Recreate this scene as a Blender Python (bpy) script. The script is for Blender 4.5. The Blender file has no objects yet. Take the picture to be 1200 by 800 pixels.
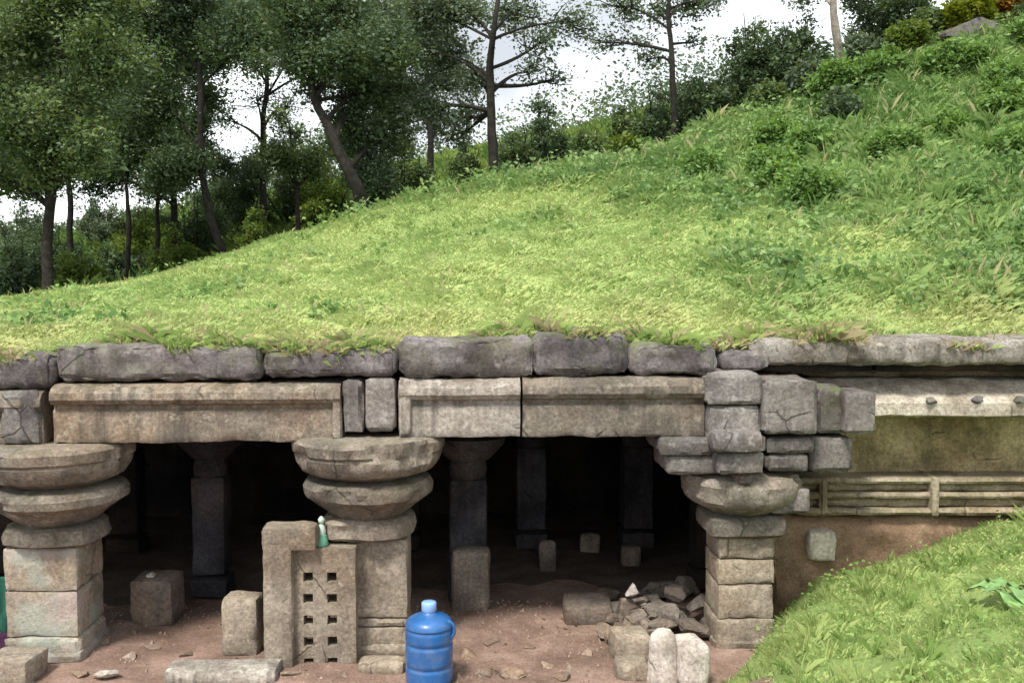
import bpy, math, random
import numpy as np
from mathutils import Vector, Matrix

S = bpy.context.scene
COL = S.collection
R = math.radians
rng = np.random.default_rng(7)
random.seed(7)

# ------------------------------------------------------------------ camera, sky, sun, exposure
FPX = 1150.0            # focal length in pixels of the 1200 px wide photograph
EYE = 3.2               # eye height above the temple floor (the viewer stands on the grass bank)
PITCH = math.atan(70 / FPX)
cam_d = bpy.data.cameras.new('camera')
cam = bpy.data.objects.new('camera', cam_d)
COL.objects.link(cam)
cam.location = (0, 0, EYE)
cam.rotation_euler = (math.pi / 2 - PITCH, 0, 0)
cam_d.sensor_fit = 'HORIZONTAL'
cam_d.sensor_width = 36
cam_d.lens = FPX / 1200 * 36
cam_d.clip_end = 2000
cam_d.clip_start = 0.05
S.camera = cam

SUN_EL, SUN_AZ = R(58), R(205)      # azimuth measured clockwise from +Y
world = bpy.data.worlds.new('World')
S.world = world
world.use_nodes = True
wn, wl = world.node_tree.nodes, world.node_tree.links
wn.clear()
sky = wn.new('ShaderNodeTexSky'); sky.sky_type = 'NISHITA'; sky.sun_disc = False
sky.sun_elevation = SUN_EL; sky.sun_rotation = SUN_AZ
wtc = wn.new('ShaderNodeTexCoord')
wno = wn.new('ShaderNodeTexNoise'); wno.inputs['Scale'].default_value = 2.6; wno.inputs['Detail'].default_value = 6
wra = wn.new('ShaderNodeValToRGB')
wra.color_ramp.elements[0].position = 0.36; wra.color_ramp.elements[0].color = (3.3, 3.5, 3.75, 1)
wra.color_ramp.elements[1].position = 0.66; wra.color_ramp.elements[1].color = (9.6, 9.9, 10.2, 1)
wmx = wn.new('ShaderNodeMix'); wmx.data_type = 'RGBA'; wmx.inputs[0].default_value = 0.95
wbg = wn.new('ShaderNodeBackground'); wbg.inputs['Strength'].default_value = 0.10
wou = wn.new('ShaderNodeOutputWorld')
wl.new(wtc.outputs['Generated'], wno.inputs['Vector'])
wl.new(wno.outputs['Fac'], wra.inputs['Fac'])
wl.new(sky.outputs['Color'], wmx.inputs[6]); wl.new(wra.outputs['Color'], wmx.inputs[7])
wl.new(wmx.outputs[2], wbg.inputs['Color']); wl.new(wbg.outputs[0], wou.inputs['Surface'])

sun_d = bpy.data.lights.new('sun', 'SUN')
sun_d.energy = 2.3; sun_d.angle = R(12); sun_d.color = (1.0, 0.95, 0.86)
sun = bpy.data.objects.new('sun', sun_d); COL.objects.link(sun)
_sd = Vector((math.sin(SUN_AZ) * math.cos(SUN_EL), math.cos(SUN_AZ) * math.cos(SUN_EL), math.sin(SUN_EL)))
sun.rotation_euler = (-_sd).to_track_quat('-Z', 'Y').to_euler()
sun.location = (0, -5, 30)

S.view_settings.view_transform = 'Standard'
S.view_settings.look = 'None'
S.view_settings.exposure = 1.2
S.view_settings.gamma = 1
S.view_settings.use_curve_mapping = False
S.cycles.max_bounces = 6
S.cycles.diffuse_bounces = 3
S.cycles.transparent_max_bounces = 8
S.cycles.use_denoising = True

# ------------------------------------------------------------------ numeric helpers
def hash3(ix, iy, iz, seed):
    h = (ix.astype(np.int64) * 374761393 + iy.astype(np.int64) * 668265263 + iz.astype(np.int64) * 2147483647 + seed * 974711) & 0xFFFFFFFF
    h = ((h ^ (h >> 13)) * 1274126177) & 0xFFFFFFFF
    h = (h ^ (h >> 16)) & 0xFFFFFFFF
    return h / 4294967295.0

def vnoise(p, seed=0):
    p = np.asarray(p, float)
    i = np.floor(p); f = p - i; u = f * f * (3 - 2 * f); i = i.astype(np.int64)
    out = 0
    for dx in (0, 1):
        wx = u[..., 0] if dx else 1 - u[..., 0]
        for dy in (0, 1):
            wy = u[..., 1] if dy else 1 - u[..., 1]
            for dz in (0, 1):
                wz = u[..., 2] if dz else 1 - u[..., 2]
                out = out + wx * wy * wz * hash3(i[..., 0] + dx, i[..., 1] + dy, i[..., 2] + dz, seed)
    return out * 2 - 1

def fbm(p, seed=0, oct=3):
    p = np.asarray(p, float); a = 1; s = 0; t = 0
    for k in range(oct):
        s = s + a * vnoise(p * 2 ** k + 17.3 * k, seed + k); t += a; a *= .5
    return s / t

def sstep(a, b, x):
    t = np.clip((x - a) / (b - a), 0, 1)
    return t * t * (3 - 2 * t)

# a pixel of the photograph and a distance -> a place in the world
def W(px, row, Y):
    z = EYE - Y * math.tan(PITCH + math.atan((row - 400) / FPX))
    dc = Y * math.cos(PITCH) + (EYE - z) * math.sin(PITCH)
    return np.array([(px - 600) / FPX * dc, Y, z])

def bez(a, b, c, n):
    t = np.linspace(0, 1, n)[:, None]
    return a * (1 - t) ** 2 + 2 * b * t * (1 - t) + c * t ** 2

# facade frame: u along the front, w into the building, z up
FA = 0.042
FC, FS = math.cos(FA), math.sin(FA)
FY = 8.25
def fac(u, w, z):
    return np.array([u * FC - w * FS, FY + u * FS + w * FC, z])
def fuz(px, row, w):                    # facade coordinates (u, z) of a pixel on the plane w
    Y = FY + w
    for _ in range(6):
        p = W(px, row, Y)
        u = (p[0] + w * FS) / FC
        Y = FY + u * FS + w * FC
    p = W(px, row, Y)
    return (p[0] + w * FS) / FC, p[2]

# ------------------------------------------------------------------ mesh helper
class MB:
    def __init__(s): s.v = []; s.f = []; s.n = 0
    def add(s, v, f):
        v = np.asarray(v, float)
        s.f.extend([tuple(int(i) + s.n for i in q) for q in f]); s.v.append(v); s.n += len(v)
        return s
    def build(s, name, mat, parent=None, smooth=35, loc=None):
        v = np.concatenate(s.v)
        o = None
        base = np.array(parent_loc(parent)) if parent else (np.array(loc) if loc is not None else np.zeros(3))
        me = bpy.data.meshes.new(name)
        me.from_pydata((v - base).tolist(), [], s.f)
        me.validate(); me.update()
        if smooth:
            me.polygons.foreach_set('use_smooth', [True] * len(me.polygons))
            me.set_sharp_from_angle(angle=R(smooth))
        o = bpy.data.objects.new(name, me)
        me.materials.append(mat)
        COL.objects.link(o)
        if parent: o.parent = parent
        else: o.location = base
        return o

def parent_loc(p):
    t = Vector((0, 0, 0))
    while p is not None:
        t = t + p.location; p = p.parent
    return t

def tag(o, label=None, cat=None, group=None, kind=None):
    if label: o['label'] = label
    if cat: o['category'] = cat
    if group: o['group'] = group
    if kind: o['kind'] = kind
    return o

def thing(name, loc, label, cat, group=None):
    o = bpy.data.objects.new(name, None); o.location = loc; o.empty_display_size = .2
    COL.objects.link(o)
    return tag(o, label, cat, group)

def holder(name, loc, parent, label=None):          # a part that is only its sub-parts
    o = bpy.data.objects.new(name, None); o.empty_display_size = .1
    COL.objects.link(o); o.parent = parent
    o.location = Vector(loc) - parent_loc(parent)
    if label: o['label'] = label
    return o

def weld(v, f):
    key = np.round(v * 20000).astype(np.int64)
    _, idx, inv = np.unique(key, axis=0, return_index=True, return_inverse=True)
    inv = inv.reshape(-1)
    v2 = v[idx]; f2 = []
    for q in f:
        g = [int(inv[i]) for i in q]; h = []
        for i in g:
            if not h or h[-1] != i: h.append(i)
        if len(h) > 1 and h[0] == h[-1]: h.pop()
        if len(h) >= 3: f2.append(h)
    return v2, f2

def frame_map(pts, origin, ax, ay, az):
    return np.asarray(origin) + pts[:, :1] * ax + pts[:, 1:2] * ay + pts[:, 2:] * az

AX = np.array([FC, FS, 0]); AY = np.array([-FS, FC, 0]); AZ = np.array([0, 0, 1.])

def boxgrid(l, res):
    lx, ly, lz = l
    V = []; F = []; n = 0
    for ax in range(3):
        a, b = [(1, 2), (2, 0), (0, 1)][ax]
        na = max(2, int(math.ceil(l[a] / res)) + 1); nb = max(2, int(math.ceil(l[b] / res)) + 1)
        ga, gb = np.meshgrid(np.linspace(-l[a] / 2, l[a] / 2, na), np.linspace(-l[b] / 2, l[b] / 2, nb), indexing='ij')
        for sgn in (-1, 1):
            p = np.zeros((na * nb, 3)); p[:, a] = ga.ravel(); p[:, b] = gb.ravel(); p[:, ax] = sgn * l[ax] / 2
            V.append(p)
            for i in range(na - 1):
                for j in range(nb - 1):
                    q = [n + i * nb + j, n + (i + 1) * nb + j, n + (i + 1) * nb + j + 1, n + i * nb + j + 1]
                    F.append(q if sgn > 0 else q[::-1])
            n += na * nb
    return weld(np.concatenate(V), F)

_seed = [100]
def stone(mb, c, l, res=.05, r=.025, amp=.008, chip=.03, ax=AX, ay=AY, az=AZ, taper=0, bulge=0):
    """A weathered block: rounded, worn edges, chipped corners, uneven faces."""
    _seed[0] += 1; sd = _seed[0]
    l = np.maximum(np.asarray(l, float), .02)
    r = min(r, l.min() * .45)
    v, f = boxgrid(l, min(res, l.min() / 2))
    inner = l / 2 - r
    q = np.clip(v, -inner, inner); d = v - q
    ln = np.linalg.norm(d, axis=1, keepdims=True)
    nrm = d / np.maximum(ln, 1e-9)
    edge = sstep(1.1, 2., sstep(l / 2 - np.minimum(3.2 * r, l * .3), l / 2, np.abs(v)).sum(1))
    p = q + nrm * r
    wp = p + np.asarray(c)
    n1 = fbm(wp / .28, sd, 3); n2 = fbm(wp / .07, sd + 9, 2); n3 = fbm(wp / .16, sd + 5, 3)
    disp = amp * 1.6 * n1 + amp * .7 * n2 - chip * edge * np.clip(n3 + .08, 0, 1) - amp * edge
    p = p + nrm * disp[:, None]
    if taper: p[:, :2] *= (1 - taper * (p[:, 2:] / l[2] + .5))
    mb.add(frame_map(p, c, ax, ay, az), f)
    return mb

def fblock(mb, px0, px1, r0, r1, w0, w1, **k):
    """A block whose front face covers that stretch of the facade plane w0."""
    u0, z0 = fuz(px0, r0, w0); u1, z1 = fuz(px1, r1, w0)
    _, za = fuz(px1, r0, w0); _, zb = fuz(px0, r1, w0)
    zt, zl = (z0 + za) / 2, (z1 + zb) / 2
    c = fac((u0 + u1) / 2, (w0 + w1) / 2, (zt + zl) / 2)
    return stone(mb, c, (u1 - u0, w1 - w0, zt - zl), **k)

def lathe(mb, c, prof, n=48, sq=0., rot=0., amp=.008, res=.03, rx=1., ry=1., chip=0.):
    """Turned moulding: prof = [(radius, z)], sq blends the round plan to a square one."""
    _seed[0] += 1; sd = _seed[0]
    P = [prof[0]]
    for a, b in zip(prof, prof[1:]):
        k = max(1, int(math.hypot(b[0] - a[0], b[1] - a[1]) / res))
        for i in range(1, k + 1): P.append((a[0] + (b[0] - a[0]) * i / k, a[1] + (b[1] - a[1]) * i / k))
    P = np.array(P); m = len(P)
    th = np.arange(n) / n * 2 * math.pi
    k = 1 / np.maximum(np.abs(np.cos(th)), np.abs(np.sin(th)))
    k = 1 + (np.minimum(k, 1.36) - 1) * sq
    x = P[:, :1] * k * np.cos(th + rot) * rx; y = P[:, :1] * k * np.sin(th + rot) * ry
    z = np.repeat(P[:, 1:], n, 1)
    v = np.stack([x, y, z], -1).reshape(-1, 3)
    wp = v + np.asarray(c)
    rad = v * [1, 1, 0]; rad /= np.maximum(np.linalg.norm(rad, axis=1, keepdims=True), 1e-6)
    big = np.clip(P[:, :1] / .1, 0, 1).repeat(n, 1).ravel()
    v = v + rad * ((amp * 1.8 * fbm(wp / .25, sd) + amp * .8 * fbm(wp / .06, sd + 3, 2)) * big)[:, None]
    if chip:
        rim = ((P[:, :1] / P[:, 0].max()) ** 6).repeat(n, 1).ravel()
        v = v - rad * (chip * rim * np.clip(fbm(wp / .22, sd + 11, 3) - .08, 0, 1))[:, None]
    v[:, 2] += amp * fbm(wp / .2, sd + 7) * big
    f = []
    for i in range(m - 1):
        for j in range(n):
            f.append((i * n + j, i * n + (j + 1) % n, (i + 1) * n + (j + 1) % n, (i + 1) * n + j))
    f.append(tuple(range(n - 1, -1, -1))); f.append(tuple((m - 1) * n + j for j in range(n)))
    mb.add(frame_map(v, c, AX, AY, AZ), f)
    return mb

def extrude(mb, u0, u1, prof, res=.04, amp=.009, chip=.045, tf=None):
    """A moulded beam: closed profile [(w, z)] swept along the facade."""
    _seed[0] += 1; sd = _seed[0]
    P = []
    for a, b in zip(prof, prof[1:] + prof[:1]):
        k = max(1, int(math.hypot(b[0] - a[0], b[1] - a[1]) / .035))
        for i in range(k): P.append((a[0] + (b[0] - a[0]) * i / k, a[1] + (b[1] - a[1]) * i / k))
    P = np.array(P); m = len(P); ctr = P.mean(0)
    nu = max(3, int((u1 - u0) / res) + 1)
    us = np.linspace(u0, u1, nu)
    v = np.zeros((nu, m, 3)); v[:, :, 0] = us[:, None]; v[:, :, 1] = P[:, 0]; v[:, :, 2] = P[:, 1]
    v = v.reshape(-1, 3)
    d = np.stack([np.zeros(len(v)), v[:, 1] - ctr[0], v[:, 2] - ctr[1]], 1)
    d /= np.maximum(np.linalg.norm(d, axis=1, keepdims=True), 1e-6)
    n1 = fbm(v / .3, sd); n2 = fbm(v / .07, sd + 3, 2); n3 = fbm(v / .2, sd + 5)
    v = v + d * (amp * 1.6 * n1 + amp * n2 - chip * np.clip(n3 - .15, 0, 1))[:, None]
    v[:, 0] += np.where((v[:, 0] < u0 + 1e-6), np.abs(n1) * .012, 0) - np.where((v[:, 0] > u1 - 1e-6), np.abs(n1) * .012, 0)
    f = []
    for i in range(nu - 1):
        for j in range(m):
            f.append((i * m + j, i * m + (j + 1) % m, (i + 1) * m + (j + 1) % m, (i + 1) * m + j))
    n0 = len(v)
    v = np.vstack([v, [[u0, ctr[0], ctr[1]], [u1, ctr[0], ctr[1]]]])
    for j in range(m):
        f.append((n0, (j + 1) % m, j)); f.append((n0 + 1, (nu - 1) * m + j, (nu - 1) * m + (j + 1) % m))
    mb.add(np.array([(tf or fac)(*q) for q in v]), f)
    return mb

def tube(mb, pts, rad, n=8, rough=.08):
    pts = np.asarray(pts, float); m = len(pts)
    _seed[0] += 1
    t = np.gradient(pts, axis=0); t /= np.maximum(np.linalg.norm(t, axis=1, keepdims=True), 1e-9)
    ref = np.array([1., 0.13, 0]) if abs(t[0][0]) < .8 else np.array([0, 1., 0.1])
    v = []
    for i in range(m):
        a = np.cross(t[i], ref); a /= max(np.linalg.norm(a), 1e-9); b = np.cross(t[i], a)
        for k in range(n):
            th = 2 * math.pi * k / n
            v.append(pts[i] + rad[i] * (math.cos(th) * a + math.sin(th) * b))
    v = np.array(v)
    if rough:
        cc = np.repeat(pts, n, 0)
        v = cc + (v - cc) * (1 + rough * 2 * fbm(v / np.maximum(.25, 1e-3), _seed[0]))[:, None]
    f = [(i * n + j, i * n + (j + 1) % n, (i + 1) * n + (j + 1) % n, (i + 1) * n + j) for i in range(m - 1) for j in range(n)]
    f.append(tuple(range(n - 1, -1, -1))); f.append(tuple((m - 1) * n + j for j in range(n)))
    mb.add(v, f)
    return mb

def rock(mb, c, r, n=14, amp=.22, flat=1., rot=0.):
    """An irregular boulder: a cut, noisy lump with broken planes."""
    _seed[0] += 1; sd = _seed[0]; g = np.random.default_rng(sd)
    v, f = boxgrid((2, 2, 2), 2 / n)
    v = v / np.linalg.norm(v, axis=1, keepdims=True) * .75 + v * .25
    for _ in range(11):
        d = g.normal(size=3); d /= np.linalg.norm(d); h = g.uniform(.42, .82)
        s = v @ d; v = v - d * np.clip(s - h, 0, None)[:, None] * .97
    v *= (1 + amp * .35 * fbm(v * 1.6 + sd, sd) + amp * .18 * fbm(v * 6, sd + 2))[:, None]
    v = v * np.asarray(r)
    v[:, 2] *= flat
    cr, sr = math.cos(rot), math.sin(rot)
    v = np.stack([v[:, 0] * cr - v[:, 1] * sr, v[:, 0] * sr + v[:, 1] * cr, v[:, 2]], 1)
    mb.add(v + np.asarray(c), f)
    return mb

def fast_mesh(name, v, nside, mat, attrs=None, loc=(0, 0, 0), parent=None, smooth=False):
    """Many equal faces (leaves, blades): consecutive vertices, nside per face."""
    me = bpy.data.meshes.new(name)
    v = np.ascontiguousarray(v, dtype=np.float32)
    base = np.array(parent_loc(parent)) if parent else np.array(loc)
    vv = (v.reshape(-1, 3) - base).astype(np.float32)
    nv = len(vv); nf = nv // nside
    me.vertices.add(nv); me.vertices.foreach_set('co', vv.ravel())
    me.loops.add(nv); me.loops.foreach_set('vertex_index', np.arange(nv, dtype=np.int32))
    me.polygons.add(nf)
    me.polygons.foreach_set('loop_start', np.arange(0, nv, nside, dtype=np.int32))
    me.update(calc_edges=True)
    for k, a in (attrs or {}).items():
        if a.ndim == 2:
            at = me.attributes.new(k, 'FLOAT_COLOR', 'POINT'); at.data.foreach_set('color', np.ascontiguousarray(a, dtype=np.float32).ravel())
        else:
            at = me.attributes.new(k, 'FLOAT', 'POINT'); at.data.foreach_set('value', np.ascontiguousarray(a, dtype=np.float32))
    me.materials.append(mat)
    o = bpy.data.objects.new(name, me); COL.objects.link(o)
    if parent: o.parent = parent
    else: o.location = base
    return o

# ------------------------------------------------------------------ materials
def new_mat(name):
    m = bpy.data.materials.new(name); m.use_nodes = True
    nt = m.node_tree; b = nt.nodes['Principled BSDF']
    return m, nt, b
def ramp(nt, src, stops):
    r = nt.nodes.new('ShaderNodeValToRGB'); e = r.color_ramp.elements
    e[0].position, e[0].color = stops[0][0], (*stops[0][1], 1)
    e[1].position, e[1].color = stops[-1][0], (*stops[-1][1], 1)
    for p, c in stops[1:-1]:
        x = e.new(p); x.color = (*c, 1)
    nt.links.new(src, r.inputs['Fac']); return r.outputs['Color']
def nnoise(nt, co, scale, detail=5, rough=.55, sc=None, loc=None):
    if sc or loc:
        mp = nt.nodes.new('ShaderNodeMapping'); nt.links.new(co, mp.inputs['Vector'])
        if sc: mp.inputs['Scale'].default_value = sc
        if loc: mp.inputs['Location'].default_value = loc
        co = mp.outputs[0]
    n = nt.nodes.new('ShaderNodeTexNoise'); n.inputs['Scale'].default_value = scale
    n.inputs['Detail'].default_value = detail; n.inputs['Roughness'].default_value = rough
    nt.links.new(co, n.inputs['Vector']); return n.outputs['Fac']
def nmix(nt, fac, a, b, mode='MIX'):
    m = nt.nodes.new('ShaderNodeMix'); m.data_type = 'RGBA'; m.blend_type = mode
    for s, i in ((fac, 0), (a, 6), (b, 7)):
        if isinstance(s, (int, float)): m.inputs[i].default_value = s
        elif isinstance(s, tuple): m.inputs[i].default_value = (*s, 1)
        else: nt.links.new(s, m.inputs[i])
    return m.outputs[2]
def nmath(nt, op, a, b=0.):
    m = nt.nodes.new('ShaderNodeMath'); m.operation = op; m.use_clamp = True
    for s, i in ((a, 0), (b, 1)):
        if isinstance(s, (int, float)): m.inputs[i].default_value = s
        else: nt.links.new(s, m.inputs[i])
    return m.outputs[0]
def bw(x): return (x, x, x)

def stone_mat(name, light, mid, dark, moss=.25, lichen=.4, stain=.5, mosscol=(.075, .085, .03), bump=.5, warm=(.30, .20, .12), warmth=.25):
    m, nt, b = new_mat(name)
    geo = nt.nodes.new('ShaderNodeNewGeometry')
    co = geo.outputs['Position']
    c = ramp(nt, nnoise(nt, co, 2.3, 6), [(.36, dark), (.5, mid), (.64, light)])
    c = nmix(nt, nmath(nt, 'MULTIPLY', ramp(nt, nnoise(nt, co, 1.3, 4, loc=(7, 3, 1)), [(.45, bw(0)), (.65, bw(1))]), warmth), c, warm)
    g = ramp(nt, nnoise(nt, co, 34, 4, .7), [(.3, bw(.52)), (.7, bw(1.3))])
    c = nmix(nt, 1., c, g, 'MULTIPLY')
    # run-off stains: streaks drawn out downwards
    st = ramp(nt, nnoise(nt, co, 3.2, 5, .6, sc=(3.2, 3.2, .30)), [(.46, bw(0)), (.60, bw(1))])
    st = nmath(nt, 'MULTIPLY', st, ramp(nt, nnoise(nt, co, 1.1, 3, loc=(4, 8, 2)), [(.38, bw(.1)), (.62, bw(1))]))
    c = nmix(nt, nmath(nt, 'MULTIPLY', st, stain), c, tuple(x * .5 for x in dark))
    # pale lichen blotches
    li = ramp(nt, nnoise(nt, co, 8.5, 6, .7, loc=(3, 9, 4)), [(.58, bw(0)), (.66, bw(1))])
    c = nmix(nt, nmath(nt, 'MULTIPLY', li, lichen), c, tuple(min(.62, x * 1.45) for x in light))
    # black algae blotches
    al = ramp(nt, nnoise(nt, co, 5.5, 6, .7, loc=(13, 2, 8)), [(.58, bw(0)), (.70, bw(1))])
    c = nmix(nt, nmath(nt, 'MULTIPLY', al, .5), c, tuple(x * .45 for x in dark))
    oi = nt.nodes.new('ShaderNodeObjectInfo')
    c = nmix(nt, 1., c, ramp(nt, oi.outputs['Random'], [(0, (.74, .73, .73)), (.5, (1., .98, .95)), (1., (1.16, 1.15, 1.13))]), 'MULTIPLY')
    vo = nt.nodes.new('ShaderNodeTexVoronoi'); vo.feature = 'DISTANCE_TO_EDGE'; vo.inputs['Scale'].default_value = 1.5
    wv = nt.nodes.new('ShaderNodeVectorMath'); wv.operation = 'MULTIPLY_ADD'; nx = nt.nodes.new('ShaderNodeTexNoise'); nx.inputs['Scale'].default_value = 5; nx.inputs['Detail'].default_value = 5
    nt.links.new(co, nx.inputs['Vector']); nt.links.new(nx.outputs['Color'], wv.inputs[0]); wv.inputs[1].default_value = (.12, .12, .12); nt.links.new(co, wv.inputs[2])
    nt.links.new(wv.outputs[0], vo.inputs['Vector'])
    ck = ramp(nt, vo.outputs['Distance'], [(.0, bw(1)), (.016, bw(0))])
    ck = nmath(nt, 'MULTIPLY', ck, ramp(nt, nnoise(nt, co, 1.9, 3, loc=(5, 5, 2)), [(.56, bw(0)), (.62, bw(1))]))
    c = nmix(nt, nmath(nt, 'MULTIPLY', ck, .8), c, tuple(x * .25 for x in dark))
    if moss:
        sx = nt.nodes.new('ShaderNodeSeparateXYZ'); nt.links.new(geo.outputs['Normal'], sx.inputs[0])
        up = ramp(nt, sx.outputs['Z'], [(.15, bw(.25)), (.9, bw(1))])
        mo = ramp(nt, nnoise(nt, co, 4.2, 6, .65, loc=(1, 5, 11)), [(.46, bw(0)), (.64, bw(1))])
        c = nmix(nt, nmath(nt, 'MULTIPLY', nmath(nt, 'MULTIPLY', mo, up), moss), c, mosscol)
    nt.links.new(c, b.inputs['Base Color'])
    b.inputs['Roughness'].default_value = .93
    b.inputs['Specular IOR Level'].default_value = .2
    bp = nt.nodes.new('ShaderNodeBump'); bp.inputs['Strength'].default_value = bump * 1.5; bp.inputs['Distance'].default_value = .025
    h = nmath(nt, 'ADD', nmath(nt, 'MULTIPLY', nnoise(nt, co, 22, 8, .7), .5), nmath(nt, 'MULTIPLY', nnoise(nt, co, 70, 4, .7), .3))
    h = nmath(nt, 'SUBTRACT', h, nmath(nt, 'MULTIPLY', ck, .6))
    nt.links.new(h, bp.inputs['Height']); nt.links.new(bp.outputs[0], b.inputs['Normal'])
    return m

def earth_mat(name, a, b_, c_, sc=3.):
    m, nt, b = new_mat(name)
    co = nt.nodes.new('ShaderNodeNewGeometry').outputs['Position']
    c = ramp(nt, nnoise(nt, co, sc, 8, .65), [(.3, a), (.5, b_), (.72, c_)])
    c = nmix(nt, 1., c, ramp(nt, nnoise(nt, co, 45, 4, .7), [(.3, bw(.65)), (.7, bw(1.25))]), 'MULTIPLY')
    nt.links.new(c, b.inputs['Base Color']); b.inputs['Roughness'].default_value = .95
    b.inputs['Specular IOR Level'].default_value = .15
    bp = nt.nodes.new('ShaderNodeBump'); bp.inputs['Strength'].default_value = .7; bp.inputs['Distance'].default_value = .03
    nt.links.new(nnoise(nt, co, 18, 8, .7), bp.inputs['Height']); nt.links.new(bp.outputs[0], b.inputs['Normal'])
    return m

def leaf_mat(name, a, b_, c_, trans=.35):
    m, nt, b = new_mat(name)
    at = nt.nodes.new('ShaderNodeAttribute'); at.attribute_name = 'tint'
    c = ramp(nt, at.outputs['Fac'], [(.0, a), (.5, b_), (1., c_)])
    nt.links.new(c, b.inputs['Base Color']); b.inputs['Roughness'].default_value = .6
    b.inputs['Specular IOR Level'].default_value = .25
    tr = nt.nodes.new('ShaderNodeBsdfTranslucent'); nt.links.new(nmix(nt, 1., c, (1.25, 1.2, .5), 'MULTIPLY'), tr.inputs['Color'])
    mx = nt.nodes.new('ShaderNodeMixShader'); mx.inputs[0].default_value = trans
    nt.links.new(b.outputs[0], mx.inputs[1]); nt.links.new(tr.outputs[0], mx.inputs[2])
    nt.links.new(mx.outputs[0], nt.nodes['Material Output'].inputs['Surface'])
    return m

def blade_mat(name, trans=.42):
    m, nt, b = new_mat(name)
    at = nt.nodes.new('ShaderNodeAttribute'); at.attribute_name = 'Col'
    nt.links.new(at.outputs['Color'], b.inputs['Base Color']); b.inputs['Roughness'].default_value = .6
    b.inputs['Specular IOR Level'].default_value = .2
    tr = nt.nodes.new('ShaderNodeBsdfTranslucent'); nt.links.new(at.outputs['Color'], tr.inputs['Color'])
    mx = nt.nodes.new('ShaderNodeMixShader'); mx.inputs[0].default_value = trans
    nt.links.new(b.outputs[0], mx.inputs[1]); nt.links.new(tr.outputs[0], mx.inputs[2])
    nt.links.new(mx.outputs[0], nt.nodes['Material Output'].inputs['Surface'])
    return m

def plain_mat(name, col, rough=.5, var=.15, sc=6., coat=0, spec=.5, col2=None):
    m, nt, b = new_mat(name)
    co = nt.nodes.new('ShaderNodeNewGeometry').outputs['Position']
    c = nmix(nt, ramp(nt, nnoise(nt, co, sc, 5), [(.35, bw(0)), (.65, bw(1))]), tuple(x * (1 - var) for x in col), col2 or tuple(min(1, x * (1 + var)) for x in col))
    nt.links.new(c, b.inputs['Base Color']); b.inputs['Roughness'].default_value = rough
    b.inputs['Coat Weight'].default_value = coat; b.inputs['Specular IOR Level'].default_value = spec
    return m

M = {}
M['beam'] = stone_mat('beam_stone', (0.312, 0.281, 0.234), (0.242, 0.211, 0.176), (0.148, 0.129, 0.109), moss=.35, lichen=.5, stain=.75, warmth=.5)
M['cap'] = stone_mat('capital_stone', (0.288, 0.260, 0.224), (0.216, 0.192, 0.164), (0.128, 0.116, 0.100), moss=.4, lichen=.5, stain=.4, warmth=.25)
M['shaft'] = stone_mat('shaft_stone', (0.360, 0.320, 0.261), (0.297, 0.257, 0.207), (0.189, 0.162, 0.131), moss=.15, lichen=.45, stain=.3, warmth=.3)
M['coping'] = stone_mat('coping_stone', (0.221, 0.205, 0.209), (0.152, 0.139, 0.145), (0.070, 0.064, 0.067), mosscol=(.12, .14, .05), moss=.9, lichen=.5, stain=.5, warmth=.08)
M['bracket'] = stone_mat('bracket_stone', (0.264, 0.246, 0.238), (0.187, 0.174, 0.170), (0.111, 0.102, 0.100), moss=.3, lichen=.5, stain=.45, warmth=.1)
M['pale'] = stone_mat('pale_stone', (.60, .55, .47), (.47, .425, .36), (.27, .24, .195), moss=.15, lichen=.4, stain=.25, warmth=.2)
M['cream'] = stone_mat('cream_stone', (.72, .66, .55), (.60, .54, .44), (.36, .31, .24), moss=.12, lichen=.4, stain=.15, warmth=.15)
M['white'] = stone_mat('whitewashed_stone', (.66, .62, .58), (.56, .52, .48), (.38, .34, .30), moss=.1, lichen=.2, stain=.2, warmth=.1)
M['palebeam'] = stone_mat('pale_beam_stone', (0.399, 0.374, 0.340), (0.323, 0.297, 0.268), (0.196, 0.174, 0.153), moss=.25, lichen=.5, stain=.75, warmth=.12)
M['shadedark'] = stone_mat('shade_dark_stone', (0.025, 0.024, 0.024), (0.015, 0.014, 0.014), (0.009, 0.008, 0.008), moss=0, lichen=.25, stain=.4, warmth=.1)  # near-black colour paints the deep shade of the hall into its stone
M['dim'] = stone_mat('shaded_inner_stone', (0.068, 0.068, 0.078), (0.042, 0.042, 0.050), (0.024, 0.024, 0.028), moss=0, lichen=.3, stain=.4, warmth=.1)  # pillar stone darkened, the hall's shade put into its colour
M['moss'] = stone_mat('mossy_wall_stone', (0.480, 0.396, 0.231), (0.336, 0.270, 0.149), (0.168, 0.138, 0.072), moss=.3, lichen=.2, stain=.4, mosscol=(.13, .13, .04), warmth=.45)
M['frieze'] = stone_mat('frieze_stone', (.46, .40, .30), (.35, .30, .215), (.20, .17, .12), moss=.35, lichen=.4, stain=.3, mosscol=(.16, .17, .06), warmth=.4)
M['rubble'] = stone_mat('rubble_stone', (.26, .225, .195), (.185, .16, .14), (.11, .096, .086), moss=.05, lichen=.35, stain=.3, warmth=.45)
M['dusty'] = stone_mat('dusty_stone', (.34, .27, .22), (.26, .20, .16), (.16, .12, .095), moss=0, lichen=.3, stain=.2, warmth=.5)
M['slab_moss'] = stone_mat('moss_topped_slab', (.20, .22, .12), (.15, .17, .09), (.07, .08, .04), moss=1, lichen=.35, stain=.3, mosscol=(.16, .23, .07), warmth=0)
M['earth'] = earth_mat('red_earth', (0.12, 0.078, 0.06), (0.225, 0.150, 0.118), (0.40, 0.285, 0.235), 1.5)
M['hallshade'] = earth_mat('hall_shade_earth', (.06, .045, .037), (.11, .083, .068), (.18, .14, .118), 2.)  # earth colour darkened to paint the shade at the back of the hall
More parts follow.
